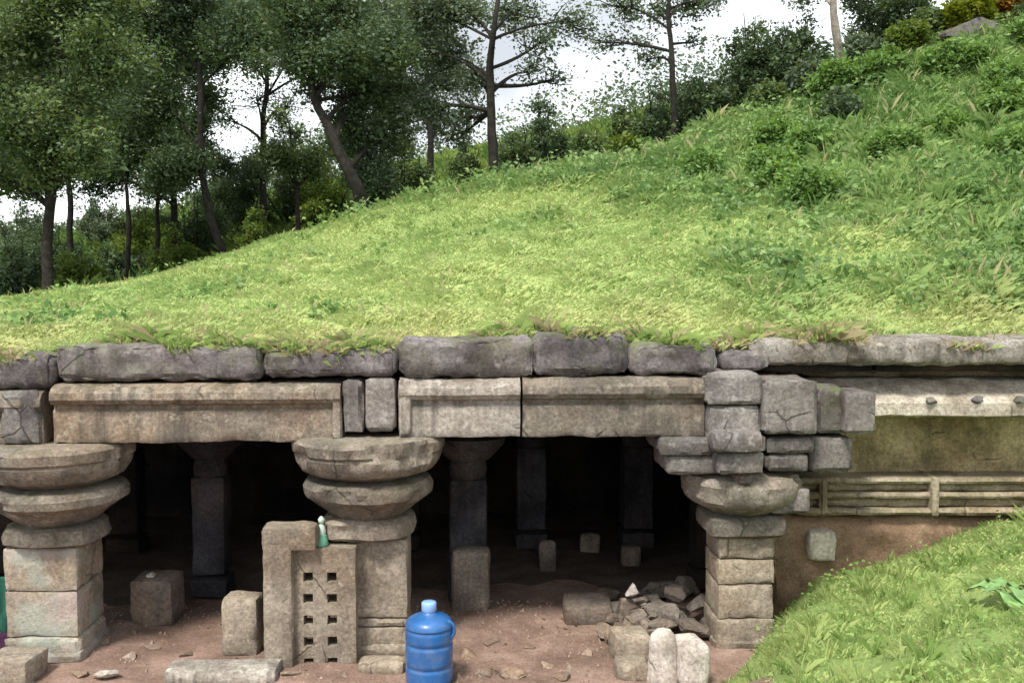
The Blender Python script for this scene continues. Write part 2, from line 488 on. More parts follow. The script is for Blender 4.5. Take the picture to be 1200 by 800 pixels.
M['earthwall'] = earth_mat('brown_earth_wall', (0.150, 0.098, 0.062), (0.275, 0.181, 0.119), (0.425, 0.306, 0.213), 3.)
M['soil'] = earth_mat('grassy_soil', (.13, .18, .055), (.20, .27, .085), (.28, .34, .12), 1.4)
M['bark'] = earth_mat('bark', (.012, .011, .009), (.024, .022, .018), (.045, .041, .034), 9.)
M['palebark'] = earth_mat('pale_bark', (.14, .125, .10), (.24, .22, .18), (.34, .31, .26), 7.)
M['leafdark'] = leaf_mat('leaf_dark', (0.046, 0.079, 0.045), (0.082, 0.131, 0.070), (0.148, 0.205, 0.101), .3)
M['leafmid'] = leaf_mat('leaf_mid', (0.057, 0.095, 0.047), (0.110, 0.167, 0.075), (0.207, 0.267, 0.114), .35)
M['leaflight'] = leaf_mat('leaf_light', (0.065, 0.104, 0.023), (0.117, 0.176, 0.036), (0.195, 0.247, 0.052), .4)
M['leafgrey'] = leaf_mat('leaf_greyish', (0.065, 0.099, 0.070), (0.121, 0.169, 0.112), (0.205, 0.255, 0.174), .3)
M['weedleaf'] = leaf_mat('weed_leaf', (.09, .17, .05), (.16, .28, .085), (.25, .38, .13), .4)
M['leafyel'] = leaf_mat('leaf_yellow_green', (.10, .14, .015), (.17, .21, .02), (.26, .27, .03), .4)
M['leaforange'] = leaf_mat('leaf_orange', (.20, .10, .02), (.36, .17, .03), (.20, .19, .04), .4)
M['leafblade'] = plain_mat('broad_leaf', (.15, .27, .085), .5, .3, 14., spec=.4)
M['blade'] = blade_mat('grass_blade')
M['bluebody'] = plain_mat('blue_plastic', (.012, .10, .30), .28, .15, 4., coat=.7)
def scuff(m, amt=.35, col=(.30, .27, .24)):
    nt = m.node_tree; b = nt.nodes['Principled BSDF']; src = b.inputs['Base Color'].links[0].from_socket
    co = nt.nodes.new('ShaderNodeNewGeometry').outputs['Position']
    sx = nt.nodes.new('ShaderNodeSeparateXYZ'); nt.links.new(co, sx.inputs[0])
    f = nmath(nt, 'MULTIPLY', ramp(nt, nnoise(nt, co, 9, 8, .75), [(.45, bw(0)), (.7, bw(1))]), ramp(nt, sx.outputs['Z'], [(.0, bw(1)), (.55, bw(.35))]))
    c = nmix(nt, nmath(nt, 'MULTIPLY', f, amt), src, col); nt.links.new(c, b.inputs['Base Color'])
    r = ramp(nt, nnoise(nt, co, 14, 8, .7), [(.3, bw(.22)), (.7, bw(.6))]); nt.links.new(r, b.inputs['Roughness']); b.inputs['Coat Weight'].default_value = .2
scuff(M['bluebody'])
M['bluecap'] = plain_mat('pale_blue_plastic', (.22, .38, .68), .35, .05, 4., coat=.3)
M['green'] = plain_mat('green_cloth', (.018, .085, .062), .85, .35, 7., spec=.2)
M['maroon'] = plain_mat('dark_purple_cloth', (.035, .010, .032), .8, .4, 6., spec=.2)
M['glassgreen'] = plain_mat('green_glaze', (.10, .32, .21), .25, .3, 14., coat=.5)
M['whitecer'] = plain_mat('pale_green_ceramic', (.42, .52, .45), .5, .06, 8.)
M['paleblue'] = plain_mat('grey_blue_cloth', (.28, .32, .38), .85, .2, 5., spec=.2)

# ------------------------------------------------------------------ terrain
HILL_D = 21.0
_rp = [(-900, 380), (-300, 372), (0, 366), (100, 350), (200, 326), (300, 298), (450, 247), (600, 205), (700, 190), (800, 165), (900, 125), (950, 100), (1050, 58), (1200, 0), (1500, -70), (2200, -140)]
_rw = np.array([W(p, r, HILL_D) for p, r in _rp])
def ridge_z(X): return np.interp(X, _rw[:, 0], _rw[:, 2])
def hill_front(X): return FY + X * FA + .46
ROOF_Z = 2.60
def hill_z(X, Y):
    X = np.asarray(X, float); Y = np.asarray(Y, float)
    yb = hill_front(X); zr = ridge_z(X)
    t = np.clip((Y - yb) / (HILL_D - yb), 0, 1)
    z = ROOF_Z + (zr - ROOF_Z) * (t ** 1.12)
    z2 = np.clip(7.2 + .21 * (X + 9.8), 3.4, 12); z2 = np.maximum(z2, zr - 1.2)
    t2 = np.clip((Y - HILL_D) / 24, 0, 1)
    z = np.where(Y > HILL_D, zr + (z2 - zr) * sstep(0, 1, t2) - 1.3 * np.sin(math.pi * t2), z)
    t3 = np.clip((Y - 45) / 110, 0, 1)
    z = np.where(Y > 45, z2 + (0.5 - z2) * sstep(0, 1, t3), z)
    P = np.stack([X, Y, X * 0], -1)
    near = np.clip((Y - yb) / 2.5, 0, 1) * np.clip((200 - Y) / 100, 0, 1)
    z = z + near * (.28 * fbm(P / 3.2, 3) + .10 * fbm(P / .9, 5, 2))
    side = np.maximum(sstep(-9, -12, X), sstep(8, 11, X))
    sl = sstep(0, 5, Y - yb)
    return z * (1 - side * (1 - sl))

def gnd_z(X, Y):
    X = np.asarray(X, float); Y = np.asarray(Y, float)
    zb = np.clip(.40 + .30 * (X - 2.16) + .22 * (8.3 - Y), 0, None)
    zb = np.minimum(zb, 1.75 + .1 * np.tanh(X * .2))
    xe = 1.52 + .75 * sstep(7.35, 8.2, Y)
    m = np.maximum(sstep(-.05, .55, X - xe), sstep(7.0, 6.0, Y))
    P = np.stack([X, Y, X * 0], -1)
    inside = sstep(8.9, 9.4, Y)
    m = m * (1 - inside)
    z = zb * m
    return z + .035 * fbm(P / .6, 21) + .09 * m * fbm(P / .8, 25)

def grid_sheet(name, xs, ys, fz, mat, drop_front=None):
    gx, gy = np.meshgrid(xs, ys, indexing='ij')
    if drop_front is not None: gy = drop_front(gx, gy)
    z = fz(gx, gy)
    v = np.stack([gx, gy, z], -1)
    nx, ny = gx.shape
    idx = np.arange(nx * ny).reshape(nx, ny)
    f = np.stack([idx[:-1, :-1], idx[1:, :-1], idx[1:, 1:], idx[:-1, 1:]], -1).reshape(-1, 4)
    mb = MB(); mb.v.append(v.reshape(-1, 3)); mb.f = f.tolist(); mb.n = nx * ny
    return mb.build(name, mat, smooth=180)

def spaced(a, lo, hi, b, fine, n):
    left = a + (lo - a) * (1 - np.linspace(1, 0, n) ** 2); right = hi + (b - hi) * np.linspace(0, 1, n) ** 2
    return np.unique(np.concatenate([left, np.arange(lo, hi, fine), right]))

g = grid_sheet('ground', spaced(-700, -8, 9, 700, .1, 22), spaced(-400, 3, 14.5, 900, .1, 18), lambda x, y: np.where((y > 14.6) | (np.abs(x) > 60), -.6, 1) * np.where((y > 14.6) | (np.abs(x) > 60), 1, gnd_z(x, y)), M['earth'])
tag(g, 'reddish brown trodden earth in front of and inside the temple', kind='structure')

ts = np.concatenate([[0], np.linspace(.0, 13.5, 110)[1:], 13.5 + 30 * (np.linspace(0, 1, 40)[1:]), 43.5 + 600 * np.linspace(0, 1, 20)[1:] ** 2])
hill = grid_sheet('hill', spaced(-500, -15, 16, 500, .14, 24), ts, hill_z, M['soil'], drop_front=lambda gx, gy: hill_front(np.clip(gx, -40, 40)) + gy)
# tuck the front lip of the turf down behind the coping stones
vv = np.empty(len(hill.data.vertices) * 3, dtype=np.float32); hill.data.vertices.foreach_get('co', vv); vv = vv.reshape(-1, 3)
lip = np.abs(vv[:, 1] - hill_front(np.clip(vv[:, 0], -40, 40))) < 1e-4
vv[lip, 2] = np.minimum(vv[lip, 2], 2.50); hill.data.vertices.foreach_set('co', vv.ravel()); hill.data.update()
tag(hill, 'green grassy hillside rising to the right behind the temple roof', kind='structure')

# ------------------------------------------------------------------ the temple
TL = fac(-2.0, .3, 0)
temple = thing('stone_temple', TL, 'low ruined stone temple with squat round capitals half buried under the grassy hill', 'temple')

def beam(px0, px1, r_top, r_led, r_bot, mat, w0=0., w1=.55, end0=0, end1=0):
    u0, zt = fuz(px0, r_top, w0); u1, zt1 = fuz(px1, r_top, w0); zt = (zt + zt1) / 2
    zl = (fuz(px0, r_led, w0)[1] + fuz(px1, r_led, w0)[1]) / 2; zb = (fuz(px0, r_bot, w0)[1] + fuz(px1, r_bot, w0)[1]) / 2
    h = zt - zl
    prof = [(w0 + .03, zb), (w0 + .02, zb + .02), (w0 + .02, zl - .06), (w0 + .055, zl - .035), (w0 + .05, zl - .005), (w0 - .015, zl + .01),
            (w0 - .045, zl + h * .28), (w0 - .04, zl + h * .6), (w0 + .0, zl + h * .85), (w0 + .06, zt), (w1, zt), (w1, zb)]
    mb = MB(); extrude(mb, u0 + .008, u1 - .008, prof)
    for a, b in ((end0, 0), (0, end1)):
        if a: fblock(mb, px0, px0 + a, r_top + 1, r_bot, w0 - .03, w1 - .05, res=.04, amp=.006, r=.02)
        if b: fblock(mb, px1 - b, px1, r_top + 1, r_bot, w0 - .03, w1 - .05, res=.04, amp=.006, r=.02)
    return mb.build('beam', mat, temple)

def cornice_block(px0, px1, r0, r1, w0, w1, mat, name='beam_block', **k):
    mb = MB(); fblock(mb, px0, px1, r0, r1, w0, w1, **{**dict(r=.012, chip=.05, amp=.010), **k}); return mb.build(name, mat, temple)

beam(-330, 50, 459, 484, 522, M['beam'])
cornice_block(-2, 47, 458, 521, -.03, .4, M['bracket'])
beam(58, 400, 450, 474, 519, M['beam'], end1=12)
cornice_block(401, 426, 446, 508, .0, .5, M['bracket'])
cornice_block(427, 464, 444, 507, -.02, .5, M['bracket'])
beam(466, 611, 444, 469, 512.5, M['palebeam'], end0=16)
beam(611, 828, 442.5, 467.5, 512, M['beam'])
# roof slabs, walls inside
mb = MB()
for i in range(8):
    stone(mb, fac(-8.6 + i * 2.16, 3.0, 2.485), (2.15, 5.2, .2), res=.3, r=.02)
mb.build('roof', M['shadedark'], temple)
mb = MB(); stone(mb, fac(-1.2, 5.5, 1.2), (16.8, .4, 2.6), res=.3); mb.build('back_wall', M['shadedark'], temple)
mb = MB(); stone(mb, fac(-9.4, 2.9, 1.2), (.4, 5.4, 2.6), res=.3); mb.build('end_wall', M['shadedark'], temple)
mb = MB(); stone(mb, fac(2.75, 3.25, 1.1), (.4, 4.6, 2.5), res=.2); mb.build('partition_wall', M['shadedark'], temple)

def pillar(px, w, rows, radii, label, shaft_half, mats, shaft_px=None, sqr=.4, dk=.76, cuts=(0, .27, .58, .80, 1.0)):
    """rows: floor, plate bottom, plate top, lower disc bottom, lower disc top, capital bottom, capital top"""
    u, z_top = fuz(px, rows[6], w)
    # the rows are those of the front rims, which stand nearer than the axis
    fr = [0, radii[0] * .97, radii[0] * .97, radii[1] * .86, radii[1] * .95, (radii[2] or .3) * .84, w]
    zs = [fuz(px, r, w - q)[1] for r, q in zip(rows, fr)]
    fl, pb, pt, db, dt, cb, ct = zs
    root = holder('pillar', fac(u, w, 0), temple, label)
    c = fac(u, w, 0)
    m1 = MB()
    hs = shaft_half
    # shaft: stacked square courses with a recessed joint and an inset panel course at the foot
    h = pb - 0
    us = fuz(shaft_px, 700, w)[0] if shaft_px else u
    for a, b, k in zip(cuts, cuts[1:], (1.03, .985, 1.0, .99)):
        stone(m1, fac(us, w, h * (a + b) / 2), (2 * hs * k, 2 * hs * k, h * (b - a) - .001), res=.04, r=.008, amp=.006, chip=.03)
    m1.build('shaft', mats[0], root)
    m2 = MB(); stone(m2, fac(us, w, .04), (2 * hs * 1.12, 2 * hs * 1.12, .14), res=.05, r=.03, chip=.06); m2.build('base', mats[0], root)
    m3 = MB(); t = pt - pb
    lathe(m3, c, [(.12, pb - .01), (radii[0] * .86, pb), (radii[0] * .98, pb + t * .16), (radii[0], pb + t * .5), (radii[0] * .97, pt - .02), (radii[0] * .88, pt), (radii[0] * .62, pt + .012), (.1, pt + .015)], sq=sqr, n=64, chip=.14); m3.build('abacus', mats[1], root)
    m4 = MB(); t = dt - db
    lathe(m4, c, [(.1, pt - .02), (radii[0] * .70, pt - .01), (radii[1] * dk, db), (radii[1] * (.80 * dk + .2) * 1.04, db + t * .14), (radii[1] * .985, db + t * .42), (radii[1], db + t * .75), (radii[1] * .94, dt), (radii[1] * .6, dt + .03), (.1, dt + .035)], chip=.22, n=72); m4.build('cushion_disc', mats[1], root)
    m5 = MB(); t = ct - cb
    if radii[2] > 0:
        lathe(m5, c, [(.1, dt - .02), (radii[1] * .60, dt), (radii[2] * .74, cb + .0), (radii[2] * .86, cb + t * .10), (radii[2] * .94, cb + t * .34), (radii[2] * .965, cb + t * .5), (radii[2] * .95, cb + t * .56), (radii[2] * .99, cb + t * .62), (radii[2], cb + t * .86), (radii[2] * .96, ct - .012), (radii[2] * .85, ct), (.1, ct)], n=80, chip=.20)
        m5.build('capital', mats[1], root)
    return root, u, zs, m5

p1, *_ = pillar(66, .30, (770, 645, 622, 609, 583, 574, 521), (.41, .59, .64), 'stone pillar stained pink and pale green on its shaft', .305, (M['shaft'], M['cap']), shaft_px=66, cuts=(0, .22, .62, 1.0))
p2, *_ = pillar(432, .30, (775, 637, 614, 602, 572, 565, 513), (.41, .56, .66), 'squat stone pillar with broad round capital beside the pierced slab', .255, (M['shaft'], M['cap']), shaft_px=446, cuts=(0, .24, .32, 1.0))
p3, u3, zs3, m5 = pillar(868, .30, (740, 632, 608, 597, 566, 556, 512), (.345, .52, 0), 'stone pillar carrying the broken bracket blocks by the grass bank', .25, (M['shaft'], M['cap']), sqr=.85, dk=.88)
# the third pillar carries a stepped cross-shaped bracket instead of a round capital
def fb(mat, *a, name, par, **k):
    mb = MB()
    for q in (a if isinstance(a[0], tuple) else (a,)): fblock(mb, *q, **{**dict(r=.012, chip=.05, amp=.010), **k})
    return mb.build(name, mat, par)
fb(M['bracket'], (774, 848, 514, 534, -.1, .6), (782, 846, 534, 556, -.06, .58), name='bracket_arm', par=p3, res=.04)
fb(M['bracket'], (838, 898, 508, 530, -.34, .6), (842, 896, 530, 556, -.26, .6), name='bracket_arm', par=p3, res=.04)
fb(M['bracket'], (898, 955, 513, 532, -.1, .6), (898, 948, 532, 553, -.08, .6), (950, 1000, 512, 553, .02, .6), name='bracket_arm', par=p3, res=.04)
fb(M['rubble'], (862, 884, 553, 571, -.18, .1), name='bracket_knob', par=p3, res=.02, r=.03)
fb(M['bracket'], (905, 950, 572, 602, .0, .5), name='bracket_stub', par=p3, res=.03)
# blocks of the broken beam head above it
cornice_block(829, 893, 438, 474, -.12, .5, M['bracket'], res=.035)
cornice_block(831, 893, 476, 511, -.10, .5, M['bracket'], res=.035)
cornice_block(895, 958, 446, 509, -.16, .45, M['bracket'], res=.035)
cornice_block(958, 994, 455, 508, .0, .5, M['coping'], res=.035)
cornice_block(990, 1027, 460, 509, -.10, .5, M['bracket'], res=.035)

# pink and green paint rubbed on the first pillar: real patches of colour on its stone
def painted(base, name):
    m = base.copy(); m.name = name; nt = m.node_tree; b = nt.nodes['Principled BSDF']
    src = b.inputs['Base Color'].links[0].from_socket
    co = nt.nodes.new('ShaderNodeNewGeometry').outputs['Position']
    f1 = ramp(nt, nnoise(nt, co, 3.1, 4, loc=(2, 0, 5)), [(.48, bw(0)), (.62, bw(.34))])
    c = nmix(nt, f1, src, (.46, .36, .37))
    f2 = ramp(nt, nnoise(nt, co, 2.7, 4, loc=(9, 4, 2)), [(.48, bw(0)), (.62, bw(.42))])
    c = nmix(nt, f2, c, (.32, .40, .36))
    nt.links.new(c, b.inputs['Base Color']); return m
M['painted'] = painted(M['shaft'], 'paint_stained_stone')
for ch in p1.children:
    if ch.name.startswith(('shaft', 'base')): ch.data.materials[0] = M['painted']

# inner pillars in the dark hall
def inner_pillar(px, w, hw, mat, label=None):
    u = fuz(px, 640, w)[0]
    root = holder('inner_pillar', fac(u, w, 0), temple, label)
    m = MB()
    stone(m, fac(u, w, .12), (hw * 2.2, hw * 2.2, .20), res=.08, r=.02)
    stone(m, fac(u, w, .75), (hw * 2, hw * 2, 1.0), res=.07, r=.02)
    lathe(m, fac(u, w, 0), [(.08, 1.24), (hw * .95, 1.245), (hw * 1.0, 1.34), (hw * .9, 1.42), (.08, 1.43)], n=24)
    m.build('shaft', mat, root)
    m = MB(); lathe(m, fac(u, w, 0), [(.08, 1.42), (hw * 1.1, 1.43), (hw * 1.9, 1.58), (hw * 2.0, 1.66), (hw * 1.2, 1.70), (hw * 2.2, 1.82), (hw * 2.3, 1.98), (.08, 1.99)], n=28)
    stone(m, fac(u, w, 2.18), (hw * 5, hw * 2, .38), res=.12, r=.02)
    m.build('capital', mat, root)
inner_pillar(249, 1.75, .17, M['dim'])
M['dimshade'] = M['dim']
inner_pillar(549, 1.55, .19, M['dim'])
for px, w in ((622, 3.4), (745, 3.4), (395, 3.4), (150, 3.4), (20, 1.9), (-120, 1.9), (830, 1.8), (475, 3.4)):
    inner_pillar(px, w, .18, M['dim'] if px in (622, 745) else M['shadedark'])

# added dark sheet painting the hall's deep shade on its floor, ragged front edge
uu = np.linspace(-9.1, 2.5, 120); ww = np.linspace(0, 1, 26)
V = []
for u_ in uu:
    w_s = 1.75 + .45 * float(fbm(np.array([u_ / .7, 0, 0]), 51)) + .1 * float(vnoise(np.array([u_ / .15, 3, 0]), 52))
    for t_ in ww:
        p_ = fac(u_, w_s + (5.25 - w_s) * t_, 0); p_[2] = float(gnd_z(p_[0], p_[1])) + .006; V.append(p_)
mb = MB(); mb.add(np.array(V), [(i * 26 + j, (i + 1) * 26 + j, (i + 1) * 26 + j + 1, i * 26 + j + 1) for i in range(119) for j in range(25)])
mb.build('hall_floor_shade', M['hallshade'], temple, smooth=180)

# right wing: eave slab, pale beam, mossy recess wall, frieze, earth-covered foot
def wblock(mb, px0, px1, r0, r1, Y0, Y1, **k):
    a = W(px0, r0, Y0); b = W(px1, r1, Y0)
    return stone(mb, ((a[0] + b[0]) / 2, (Y0 + Y1) / 2, (a[2] + b[2]) / 2), (b[0] - a[0], Y1 - Y0, a[2] - b[2]), ax=np.array([1., 0, 0]), ay=np.array([0, 1., 0]), **k)
a = W(922, 444, 9.0); b = W(1420, 489, 8.72)
zt_, zb_ = a[2], b[2]
mb = MB(); extrude(mb, W(922, 480, 8.72)[0], W(1420, 480, 8.72)[0], [(8.74, zb_), (8.70, zb_ + .02), (8.70, zb_ + .13), (8.74, zb_ + .17), (9.02, zt_), (9.3, zt_), (9.3, zb_)], tf=lambda u, w, z: np.array([u, w, z]), amp=.012)
sb = mb.build('side_beam', M['pale'], temple)
for px in (1092, 1146, 1194, 1300):
    mb = MB(); c_ = W(px, 469, 8.70); rock(mb, c_, (.055, .05, .045), n=8); mb.build('knob', M['coping'], sb)
mb = MB(); wblock(mb, 880, 1420, 397, 429, 8.60, 9.4, res=.04, amp=.018, r=.03, chip=.10); mb.build('eave', M['palebeam'], temple)
mb = MB(); wblock(mb, 845, 905, 412, 436, 8.56, 9.0, res=.04, amp=.016, r=.05, chip=.06); mb.build('eave', M['coping'], temple)
mb = MB(); wblock(mb, 900, 1450, 425, 620, 9.34, 9.7, res=.07, amp=.02); mb.build('recess_wall', M['moss'], temple)
mb = MB()
a = W(935, 560, 9.0); b = W(1420, 604, 9.0)
hz = a[2] - b[2]
for k0, k1, d in ((0, .17, 0), (.17, .40, .07), (.40, .57, .012), (.57, .82, .07), (.82, 1.0, -.01)):
    stone(mb, ((a[0] + b[0]) / 2, 9.2 + d / 2, a[2] - hz * (k0 + k1) / 2), (b[0] - a[0], .4 - d, hz * (k1 - k0) - .002), res=.05, r=.012, amp=.006, ax=np.array([1., 0, 0]), ay=np.array([0, 1., 0]))
for px in (965, 1096, 1230, 1350):
    x = W(px, 580, 9.0)[0]
    stone(mb, (x, 9.19, a[2] - hz * .5), (.075, .42, hz * 1.02), res=.03, r=.01, ax=np.array([1., 0, 0]), ay=np.array([0, 1., 0]))
mb.build('frieze', M['frieze'], temple)
mb = MB(); wblock(mb, 905, 1450, 604, 830, 9.06, 9.55, res=.06, r=.06, amp=.04, chip=.05); mb.build('foot_wall', M['earthwall'], temple)

# ------------------------------------------------------------------ loose stones along the roof edge
cop = [(-330, -70, 414, 456, 'weathered dark grey roof edge stone far out at the temple end'),
       (-68, 60, 416, 456, 'dark grey roof edge stone cut off by the left edge of the view'),
       (64, 306, 405, 447, 'long purplish grey roof edge stone above the first opening'),
       (308, 464, 408, 442, 'low mossy roof edge stone between two longer ones, above the middle pillar'),
       (468, 626, 397, 443, 'dark roof edge stone with mossy top above the start of the second opening'),
       (624, 737, 393, 441, 'lumpy purplish roof edge stone, the tallest one over the second opening'),
       (739, 840, 403, 440, 'grey roof edge stone next to the broken bracket blocks')]
for a_, b_, r0, r1, lab in cop:
    u, z = fuz((a_ + b_) / 2, r1, .02)
    o = MB(); fblock(o, a_, b_, r0, r1, .02, .56, res=.035, r=.022, amp=.028, chip=.08)
    if a_ == 624:
        fblock(o, 646, 690, 387, 402, .12, .45, res=.03, r=.04, amp=.03, chip=.08)
    t = o.build('coping_stone', M['coping'], loc=fac(u, .3, z)); tag(t, lab, 'stone block', 'stones along the roof edge')

# ------------------------------------------------------------------ pierced stone slab beside the middle pillar
def pierced_slab():
    w0, w1 = -.14, .04
    u0, zt = fuz(330, 643, w0); cap_z = fuz(330, 618, w0 - .05)[1]; u1, _ = fuz(416, 619, w0); zb = -.09
    holes_u = [fuz(p, 700, w0)[0] for p in (361, 389)]
    holes_z = [fuz(375, r, w0)[1] for r in (676, 701, 726, 751, 776)]
    hh = .040
    us = sorted([u0, u1] + [x for h in holes_u for x in (h - hh, h + hh)]); zs = sorted([zb, zt] + [x for h in holes_z for x in (h - hh, h + hh)])
    def fine(l):
        o = []
        for a, b in zip(l, l[1:]):
            k = max(1, int((b - a) / .045)); o += [a + (b - a) * i / k for i in range(k)]
        return o + [l[-1]]
    U, Z = fine(us), fine(zs)
    hole = lambda u, z: any(abs(u - h) < hh for h in holes_u) and any(abs(z - h) < hh for h in holes_z)
    V = []; F = []
    def quad(*p):
        n = len(V); V.extend(p); F.append((n, n + 1, n + 2, n + 3))
    for i in range(len(U) - 1):
        for j in range(len(Z) - 1):
            cu, cz = (U[i] + U[i + 1]) / 2, (Z[j] + Z[j + 1]) / 2
            if hole(cu, cz): continue
            a, b, c, d = U[i], U[i + 1], Z[j], Z[j + 1]
            quad((a, w0, c), (b, w0, c), (b, w0, d), (a, w0, d)); quad((a, w1, c), (a, w1, d), (b, w1, d), (b, w1, c))
            for (du, dz, e0, e1) in ((b - a, 0, (b, c), (b, d)), (-(b - a), 0, (a, d), (a, c)), (0, d - c, (b, d), (a, d)), (0, -(d - c), (a, c), (b, c))):
                nu, nz = cu + du, cz + dz
                if nu < u0 or nu > u1 or nz < zb or nz > zt or hole(nu, nz):
                    quad((e0[0], w0, e0[1]), (e0[0], w1, e0[1]), (e1[0], w1, e1[1]), (e1[0], w0, e1[1]))
    v, f = weld(np.array(V), F)
    n = fbm(v / .09, 41); n2 = fbm(v / .3, 44)
    v = v + np.stack([n * .007, fbm(v / .1, 43) * .009 + n2 * .006, n2 * .006], 1)
    mb = MB(); mb.add(np.array([fac(*q) for q in v]), f)
    ctr = fac((u0 + u1) / 2, -.05, 0)
    root = thing('pierced_slab', ctr, 'upright stone slab pierced by two columns of square holes, against the middle pillar', 'stone screen')
    mb.build('panel', M['shaft'], root, smooth=30)
    ua, _ = fuz(309, 700, w0 - .05); ub, _ = fuz(344, 700, w0 - .05)
    mb = MB(); stone(mb, fac((ua + ub) / 2, w0 - .02, cap_z / 2 - .04), (ub - ua, .16, cap_z + .06), res=.04, r=.018, amp=.007); mb.build('side_post', M['shaft'], root)
    uc, _ = fuz(369, 630, w0 - .05); mb = MB(); stone(mb, fac((ua + uc) / 2, w0 + .02, (cap_z + zt) / 2 + .01), (uc - ua + .03, .23, cap_z - zt + .02), res=.035, r=.02, amp=.009, chip=.05); mb.build('top_rail', M['shaft'], root)
    return zt + .004
top_z = pierced_slab()

# small green and white glazed idol standing on the slab
def small_idol():
    u, _ = fuz(377, 640, -.05); c = fac(u, -.055, top_z)
    root = thing('glazed_figurine', c, 'small pale green glazed figurine on top of the pierced slab', 'figurine')
    m = MB(); lathe(m, c, [(.02, 0), (.055, .0), (.06, .02), (.05, .05), (.045, .09), (.02, .10)], n=20, amp=.003); m.build('pedestal', M['glassgreen'], root, smooth=60)
    m = MB(); lathe(m, c, [(.012, .09), (.034, .095), (.038, .13), (.024, .17), (.014, .185), (.026, .20), (.028, .225), (.012, .245), (.004, .25)], n=18, amp=.003); m.build('body', M['whitecer'], root, smooth=60)
small_idol()

# ------------------------------------------------------------------ the blue water jug
def water_jug():
    c = W(503, 760, 7.7); c[2] = gnd_z(c[0], c[1]) + .0
    root = thing('water_jug', c, 'blue plastic water jug with pale neck standing on the earth in front', 'water jug')
    def ring(mb, prof): return lathe(mb, c, prof, n=40, amp=0, res=.02)
    m = MB(); ring(m, [(.02, 0), (.165, .0), (.188, .02), (.19, .05), (.19, .13), (.182, .14), (.182, .155), (.19, .165), (.19, .31), (.182, .32), (.182, .335), (.19, .345), (.19, .43),
                       (.183, .44), (.184, .452), (.192, .46), (.188, .485), (.17, .51), (.13, .535), (.085, .553), (.064, .563), (.058, .575), (.05, .60), (.02, .60)])
    m.build('body', M['bluebody'], root, smooth=50)
    m = MB(); ring(m, [(.02, .575), (.056, .576), (.06, .585), (.06, .64), (.052, .65), (.02, .653)]); m.build('cap', M['bluecap'], root, smooth=50)
    m = MB()
    th = np.linspace(0, math.pi, 14)
    pts = np.stack([c[0] + .15 + .055 * np.sin(th), np.full(14, c[1] - .05), c[2] + .505 - .14 * (1 - np.cos(th)) / 2], 1)
    tube(m, pts, [.014] * 14, rough=0); m.build('handle', M['bluebody'], root, smooth=60)
water_jug()

# ------------------------------------------------------------------ loose stones and small things on the floor
def loose_block(name, px0, px1, r0, Y0, depth, mat, label, cat, group=None, z0=None, tilt=0., rz=0., **k):
    """A stone block standing on the ground, its top front edge at that row."""
    mid = W((px0 + px1) / 2, r0, Y0); x0 = W(px0, r0, Y0)[0]; x1 = W(px1, r0, Y0)[0]
    g0 = float(gnd_z(mid[0], Y0 + depth / 2)) if z0 is None else z0
    h = mid[2] - g0 + .03
    cr, sr = math.cos(rz), math.sin(rz)
    ax = np.array([cr, sr, math.sin(tilt)]); ax /= np.linalg.norm(ax)
    az = np.array([-math.sin(tilt), 0, math.cos(tilt)]); ay = np.cross(az, ax)
    m = MB(); stone(m, (mid[0], Y0 + depth / 2, g0 - .03 + h / 2), (x1 - x0, depth, h), ax=ax, ay=ay, az=az, **k)
    o = m.build(name, mat, loc=(mid[0], Y0 + depth / 2, g0)); return tag(o, label, cat, group)

loose_block('stone_block', 257, 301, 702, 8.2, .3, M['shaft'], 'upright squared stone block in the first opening, left of the pierced slab', 'stone block', res=.04)
loose_block('stone_post', 150, 201, 680, 8.95, .4, M['rubble'], 'short grey stone stub inside the first opening with a white lump on top', 'stone post', res=.05)
c = W(177, 677, 9.1); m = MB(); rock(m, c + np.array([0, 0, .02]), (.055, .05, .05)); tag(m.build('white_stone', M['white'], loc=c), 'small white lump sitting on the short stone stub', 'stone')
loose_block('stone_block', 662, 720, 712, 9.0, .55, M['rubble'], 'low grey stone block on the earth floor of the second opening', 'stone block', res=.05)
loose_block('stone_tablet', 680, 704, 626, 11.4, .12, M['shaft'], 'pale upright tablet deep in the dark hall', 'stone tablet', res=.05)
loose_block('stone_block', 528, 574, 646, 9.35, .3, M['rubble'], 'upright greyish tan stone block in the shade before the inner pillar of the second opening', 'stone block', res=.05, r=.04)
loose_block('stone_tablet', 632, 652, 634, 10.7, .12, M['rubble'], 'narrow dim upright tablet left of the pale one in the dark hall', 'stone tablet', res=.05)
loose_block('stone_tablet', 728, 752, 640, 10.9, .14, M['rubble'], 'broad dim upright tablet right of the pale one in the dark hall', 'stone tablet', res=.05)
loose_block('stone_block', 718, 762, 746, 8.1, .32, M['shaft'], 'small tan stone block with flat top before the rubble heap', 'stone block', res=.04, rz=.15)
loose_block('stone_post', 722, 762, 778, 7.72, .26, M['shaft'], 'cut tan stone post end in front of the small tan block', 'stone post', res=.04)
loose_block('paving_slab', 190, 322, 786, 7.62, .3, M['palebeam'], 'long pale stone slab lying on the ground before the first opening', 'stone slab', res=.05, rz=.03)
loose_block('stone_block', -25, 34, 774, 7.6, .36, M['beam'], 'yellowish stone block at the foot of the paint-stained pillar', 'stone block', res=.05, rz=-.1)
loose_block('stone_block', 418, 474, 777, 7.85, .22, M['shaft'], 'low stone block at the foot of the middle pillar', 'stone block', res=.04)
loose_block('stone_block', 796, 832, 757, 7.55, .36, M['white'], 'whitish stone block between the round post and the grass', 'stone block', res=.04, rz=.2, r=.05)
